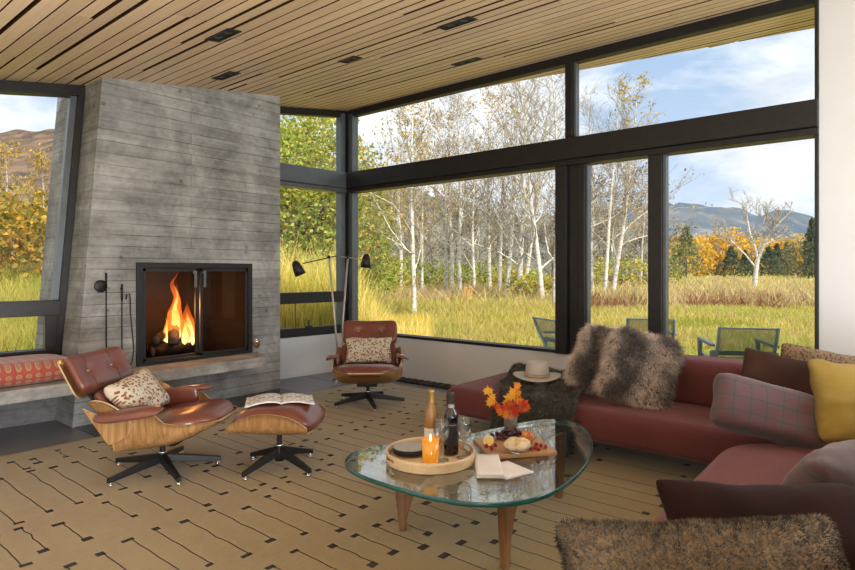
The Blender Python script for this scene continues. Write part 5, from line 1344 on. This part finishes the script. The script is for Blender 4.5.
con=[(686,72,6.2,7.6,CONL),(676,84,4.6,5.6,CON),(731,84,6.0,5.4,CON),(745,90,3.6,5.0,CON),(769,86,6.2,5.4,CON),(777,92,5.6,6.2,CON),(787,88,4.0,6.4,CONL),(805,70,5,6.0,GREYB+CONL),(812,62,3.6,7.6,CON),(821,66,4.4,8.2,CON)]
con.sort(key=lambda c:c[0])
for i,(px,d,w_,h_,cols) in enumerate(con):
    bush_blob('conifer_tree' ,f'{words[i]} dark evergreen from the left in the treeline across the field','tree','evergreens across the field',tuple(gp(px,d)),w_,h_*.9,cols,1900,.13,400+i,shape='cone' if i!=7 else 'round')
# green-yellow trees outside the short corner window
for i,(px,d,w_,h_,c_) in enumerate(((292,15.5,4.0,5.6,GRN),(322,17,4.0,6.0,GRN+YEL),(270,19,4.5,6.5,GRN),(344,21,3.6,4.6,GRN),(308,23,6,7.2,[(.2,.26,.05),(.28,.32,.07),(.36,.36,.08)]))):
    bush_blob('leafy_tree',('bushy green tree at the chimney edge of the corner window','bushy yellow-green tree in the middle of the corner window','leafy green tree mostly hidden behind the chimney','small leafy tree behind the corner post','taller green tree behind the others in the corner window')[i],'tree','leafy trees outside the corner window',tuple(gp(px,d)),w_,h_,c_,11000,.055,500+i)
# autumn trees outside the left window
for i,(px,d,w_,h_,c_,n_) in enumerate(((12,15,3.6,3.3,[(.36,.28,.05),(.48,.32,.05),(.22,.20,.04),(.6,.36,.04)],3800),(46,17,3.2,3.0,ORG,3400),(30,24,4.5,4.2,[(.20,.19,.05),(.30,.25,.06),(.5,.32,.05)],3600),(-25,18,4.0,3.8,ORG,3200),(62,25,4.5,4.6,YEL,2400))):
    bush_blob('autumn_tree',('dark olive and gold tree low in the left window','orange tree beside the chimney in the left window','tall olive tree behind the others in the left window','orange autumn tree outside the left picture edge','golden tree showing beside the outer flank of the chimney')[i],'tree','autumn trees outside the left window',tuple(gp(px,d)),w_,h_,c_,n_,.075,600+i)
for i,(px,d,H_) in enumerate(((4,19,5.2),(44,20,5.2))):
    tree('birch_tree',('slim pale birch with yellow leaves at the left of the left window','slim yellow-leaved birch above the orange tree in the left window')[i],'tree','pale birches in the meadow',tuple(gp(px,d)),tree_mesh(140+i,H_,.05,.25,4.0,32,3,.04),(1,.05,.10,YEL,160+i),0,1)
# ---------------- grasses (nobody could count the blades)
def blades(name,label,n,pxr,dr,hfun,cols,wid,seed,lean=.35,keep=None,pw=1.0):
    rng=np.random.default_rng(seed); px=rng.uniform(pxr[0],pxr[1],n); d=dr[0]*(dr[1]/dr[0])**(rng.random(n)**pw)
    l=(px-427.5)/FPX; x=d*(CA+l*SA); y=d*(SA-l*CA)
    ok=(x>5.75)|(y>6.75)
    if keep is not None: ok&=keep(x,y,d,px)
    x,y,d,px=x[ok],y[ok],d[ok],px[ok]; n=len(x)
    cl_=np.array([mnoise.noise(Vector((a*.35,b*.35,seed))) for a,b in zip(x,y)])
    h=hfun(x,y,d,px,rng)*(.7+.6*rng.random(n))*(1+.35*cl_)
    a=rng.uniform(0,2*PI,n); w_=wid*np.maximum(d,6)/10*(.7+.6*rng.random(n))
    b_=np.stack([x,y,np.full(n,GZ-.02)],1); s_=np.stack([np.cos(a),np.sin(a),np.zeros(n)],1)*w_[:,None]/2
    ln=np.stack([rng.normal(0,lean,n),rng.normal(0,lean,n),np.ones(n)],1)*h[:,None]
    V=np.stack([b_-s_,b_+s_,b_+ln*.55+s_*.7+np.array([0,0,0]),b_+ln*.55-s_*.7,b_+ln+s_*.15,b_+ln-s_*.15],1)
    V[:,4:6,:2]+=rng.normal(0,.15,(n,1,2))*h[:,None,None]
    k=np.arange(n)[:,None]*6; F=np.concatenate([k+np.array([0,1,2,3]),k+np.array([3,2,4,5])])
    ci=np.clip(((cl_*.9+.5)*len(cols)+rng.normal(0,.8,n)).astype(int),0,len(cols)-1)
    cc=np.array(cols)[ci]*(.8+.4*rng.random(n))[:,None]
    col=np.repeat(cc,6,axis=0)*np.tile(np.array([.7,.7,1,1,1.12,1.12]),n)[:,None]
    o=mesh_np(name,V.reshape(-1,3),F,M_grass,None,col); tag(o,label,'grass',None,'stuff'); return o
M_grass=attr_mat('grass_blade',.75,.45)
LAWN=[(.36,.43,.07),(.44,.48,.095),(.50,.50,.12),(.40,.44,.085)]
MEAD=[(.42,.41,.085),(.60,.53,.14),(.68,.57,.20),(.50,.45,.11),(.62,.48,.21)]
FIELD=[(.50,.375,.215),(.62,.48,.285),(.47,.325,.175),(.66,.52,.31)]
RED=[(.36,.17,.09),(.30,.13,.07),(.42,.25,.11),(.40,.32,.12)]
REED=[(.82,.62,.12),(.86,.68,.18),(.66,.56,.13),(.50,.50,.10),(.88,.72,.26)]
blades('lawn_grass','short bright green grass of the lawn right outside the long window',64000,(330,860),(6.4,13.5),lambda x,y,d,px,r:.035+.035*np.clip((d-8)/5,0,1),LAWN,.013,1,.5)
blades('meadow_grass','long yellow-green grass between the lawn and the birches',60000,(340,870),(10.5,24),lambda x,y,d,px,r:.12+.30*np.clip((d-11)/6,0,1)*np.where(px>570,.55,1),MEAD+LAWN[2:3],.016,2,.35)
blades('field_grass','pale dry golden grass filling the field as far as the trees',36000,(350,900),(19,95),lambda x,y,d,px,r:.55+.012*d*0+.2*r.random(len(x)),FIELD+MEAD[1:3],.022,3,.35,pw=.8)
blades('red_brush','band of rust-red brush across the field',5200,(560,870),(19,25),lambda x,y,d,px,r:.32+.30*r.random(len(x)),RED+FIELD[:1],.05,4,.45,keep=lambda x,y,d,px:(px<600)|(np.sin(px*.045)>-.5))
blades('reed_grass','tall golden reeds outside the short corner window',15000,(240,430),(9.3,14),lambda x,y,d,px,r:(.85+.6*r.random(len(x)))*np.clip((405-px)/60,.32,1),REED,.018,5,.09)
blades('meadow_grass','yellow-green tall grass outside the left window',15000,(-60,80),(7.8,16),lambda x,y,d,px,r:.50+.9*np.clip((d-9)/5,0,1),[(.42,.42,.10),(.55,.48,.12),(.34,.36,.07),(.6,.5,.16)],.020,6,.2)
# ---------------- garden chairs on the lawn
M_steelb=pm('blue_grey_frame',(.24,.30,.35),(.2,.255,.30),9,.45,.3)
M_sling,nt,b,o_=newmat('grey_mesh_sling'); b.inputs['Base Color'].default_value=(.10,.115,.12,1); b.inputs['Roughness'].default_value=.7
t_=nd(nt,'ShaderNodeBsdfTransparent'); mx=nd(nt,'ShaderNodeMixShader'); mx.inputs[0].default_value=.62; L(nt,t_.outputs[0],mx.inputs[1]); L(nt,b.outputs[0],mx.inputs[2]); L(nt,mx.outputs[0],o_.inputs['Surface'])
def garden_chair(label,loc,rz):
    t=thing('garden_chair',label,'outdoor chair',loc,rz,'blue-grey garden chairs on the lawn')
    for s in (-1,1):
        y=s*.32
        m=MB(); m.box((.33,y,.29),(.035,.045,.58)); m.build('leg',M_steelb,t); m=MB(); m.box((-.30,y,.26),(.035,.045,.52)); m.build('leg',M_steelb,t)
        m=MB(); m.box((.02,y,.585),(.70,.05,.03)); m.build('armrest',M_steelb,t)
        m=MB(); m.tube([(.34,s*.285,.40),(0,s*.285,.35),(-.27,s*.285,.33),(-.42,s*.285,.60),(-.50,s*.285,.80)],.018,6); m.build('side_rail',M_steelb,t)
    m=MB(); m.grid(lambda u,v:((.34-.61*u),(v-.5)*.56,.40-.07*u-.03*math.sin(PI*v)),6,6); m.build('seat',M_sling,t)
    m=MB(); m.grid(lambda u,v:((-.27-.23*u),(v-.5)*.56,.33+.47*u),6,4); m.build('backrest',M_sling,t)
    m=MB(); m.box((-.30,0,.50),(.03,.64,.05)); m.box((-.5,0,.79),(.03,.56,.02)); m.build('cross_bar',M_steelb,t)
    return t
def toward(a): return HEAD+a
gc1=garden_chair('blue-grey garden chair with mesh back seen behind the sofa, in the right pane',tuple(gp(736,6.7)),toward(R(-14)))
gc2=copy_tree(gc1); gc2.location=gp(645,7.9); gc2.rotation_euler=(0,0,toward(R(-12))); tag(gc2,'blue-grey garden chair seen beyond the fur pillows, in the narrow pane')
gc3=copy_tree(gc1); gc3.location=gp(578,7.6); gc3.rotation_euler=(0,0,toward(R(-72))); tag(gc3,'blue-grey garden chair turned sideways, half hidden by the wide mullion')
# ------------------------------------------------------------------ camera, sun, sky, added fill lamps
cam=bpy.data.cameras.new('camera'); co=bpy.data.objects.new('camera',cam); C.objects.link(co)
co.location=(0,0,EYE); co.rotation_euler=(R(90),0,HEAD-R(90))
cam.sensor_width=36; cam.lens=FPX/855*36; cam.shift_y=(HOR-285)/855; cam.clip_start=.05; cam.clip_end=8000
bpy.context.scene.camera=co
s=bpy.data.lights.new('sun','SUN'); s.energy=5.5; s.angle=R(1.2); s.color=(1,.92,.78)
so=bpy.data.objects.new('sun',s); C.objects.link(so)
sd=Vector((.30,1.0,-1.55)).normalized(); so.rotation_euler=sd.to_track_quat('-Z','Y').to_euler()
def area(name,loc,target,size,energy,color=(1,1,1)):
    l=bpy.data.lights.new(name,'AREA'); l.shape='RECTANGLE'; l.size=size[0]; l.size_y=size[1]; l.energy=energy; l.color=color
    o=bpy.data.objects.new(name,l); C.objects.link(o); o.location=loc
    o.rotation_euler=(Vector(target)-Vector(loc)).to_track_quat('-Z','Y').to_euler(); return o
area('added_fill_front',(-1.8,-1.6,2.1),(2.6,3.9,1.2),(1.8,1.4),24,(1,.97,.94))  # unseen area lamps added here and below to brighten the interior
area('added_fill_ceiling_bounce',(.1,-1.7,.45),(2.6,2.6,3.4),(1.4,1.4),290,(.95,.98,1))
area('added_fill_window_side',(4.75,-1.6,2.35),(2.3,2.6,.3),(1.5,1.5),42,(.90,.95,1))
area('added_fill_rear_bounce',(-.8,3.6,.5),(-2.4,2.9,2.4),(1.4,1.4),170,(.93,.97,1))
w=bpy.data.worlds.new('sky'); bpy.context.scene.world=w; w.use_nodes=True; nt=w.node_tree; bg=nt.nodes['Background']
tc=nd(nt,'ShaderNodeTexCoord'); sp=nd(nt,'ShaderNodeSeparateXYZ'); L(nt,tc.outputs['Generated'],sp.inputs[0])
blue=ramp(nt,sp.outputs['Z'],[(.0,(.56,.65,.77)),(.12,(.46,.57,.72)),(.35,(.32,.45,.64)),(1,(.16,.29,.55))])
mp=nd(nt,'ShaderNodeMapping'); mp.inputs['Scale'].default_value=(1,1,2.4); mp.inputs['Location'].default_value=(.35,.2,.1); L(nt,tc.outputs['Generated'],mp.inputs['Vector'])
n1=noise_(nt,mp.outputs['Vector'],3.1,7,.56,.25)
cl_=ramp(nt,n1,[(.40,(0,0,0)),(.49,(.75,.75,.75)),(.58,(1,1,1))])
n2=noise_(nt,mp.outputs['Vector'],7,5,.6)
cc=ramp(nt,n2,[(.3,(.56,.60,.67)),(.6,(.84,.85,.86))])
c=mixc(nt,cl_,blue,cc); L(nt,c,bg.inputs['Color']); bg.inputs['Strength'].default_value=1.1
sc=bpy.context.scene
sc.view_settings.view_transform='Standard'; sc.view_settings.exposure=.38
sc.cycles.use_denoising=True; sc.cycles.max_bounces=10; sc.cycles.diffuse_bounces=4; sc.cycles.transparent_max_bounces=24; sc.cycles.sample_clamp_indirect=6
sc.cycles.caustics_reflective=False; sc.cycles.caustics_refractive=False
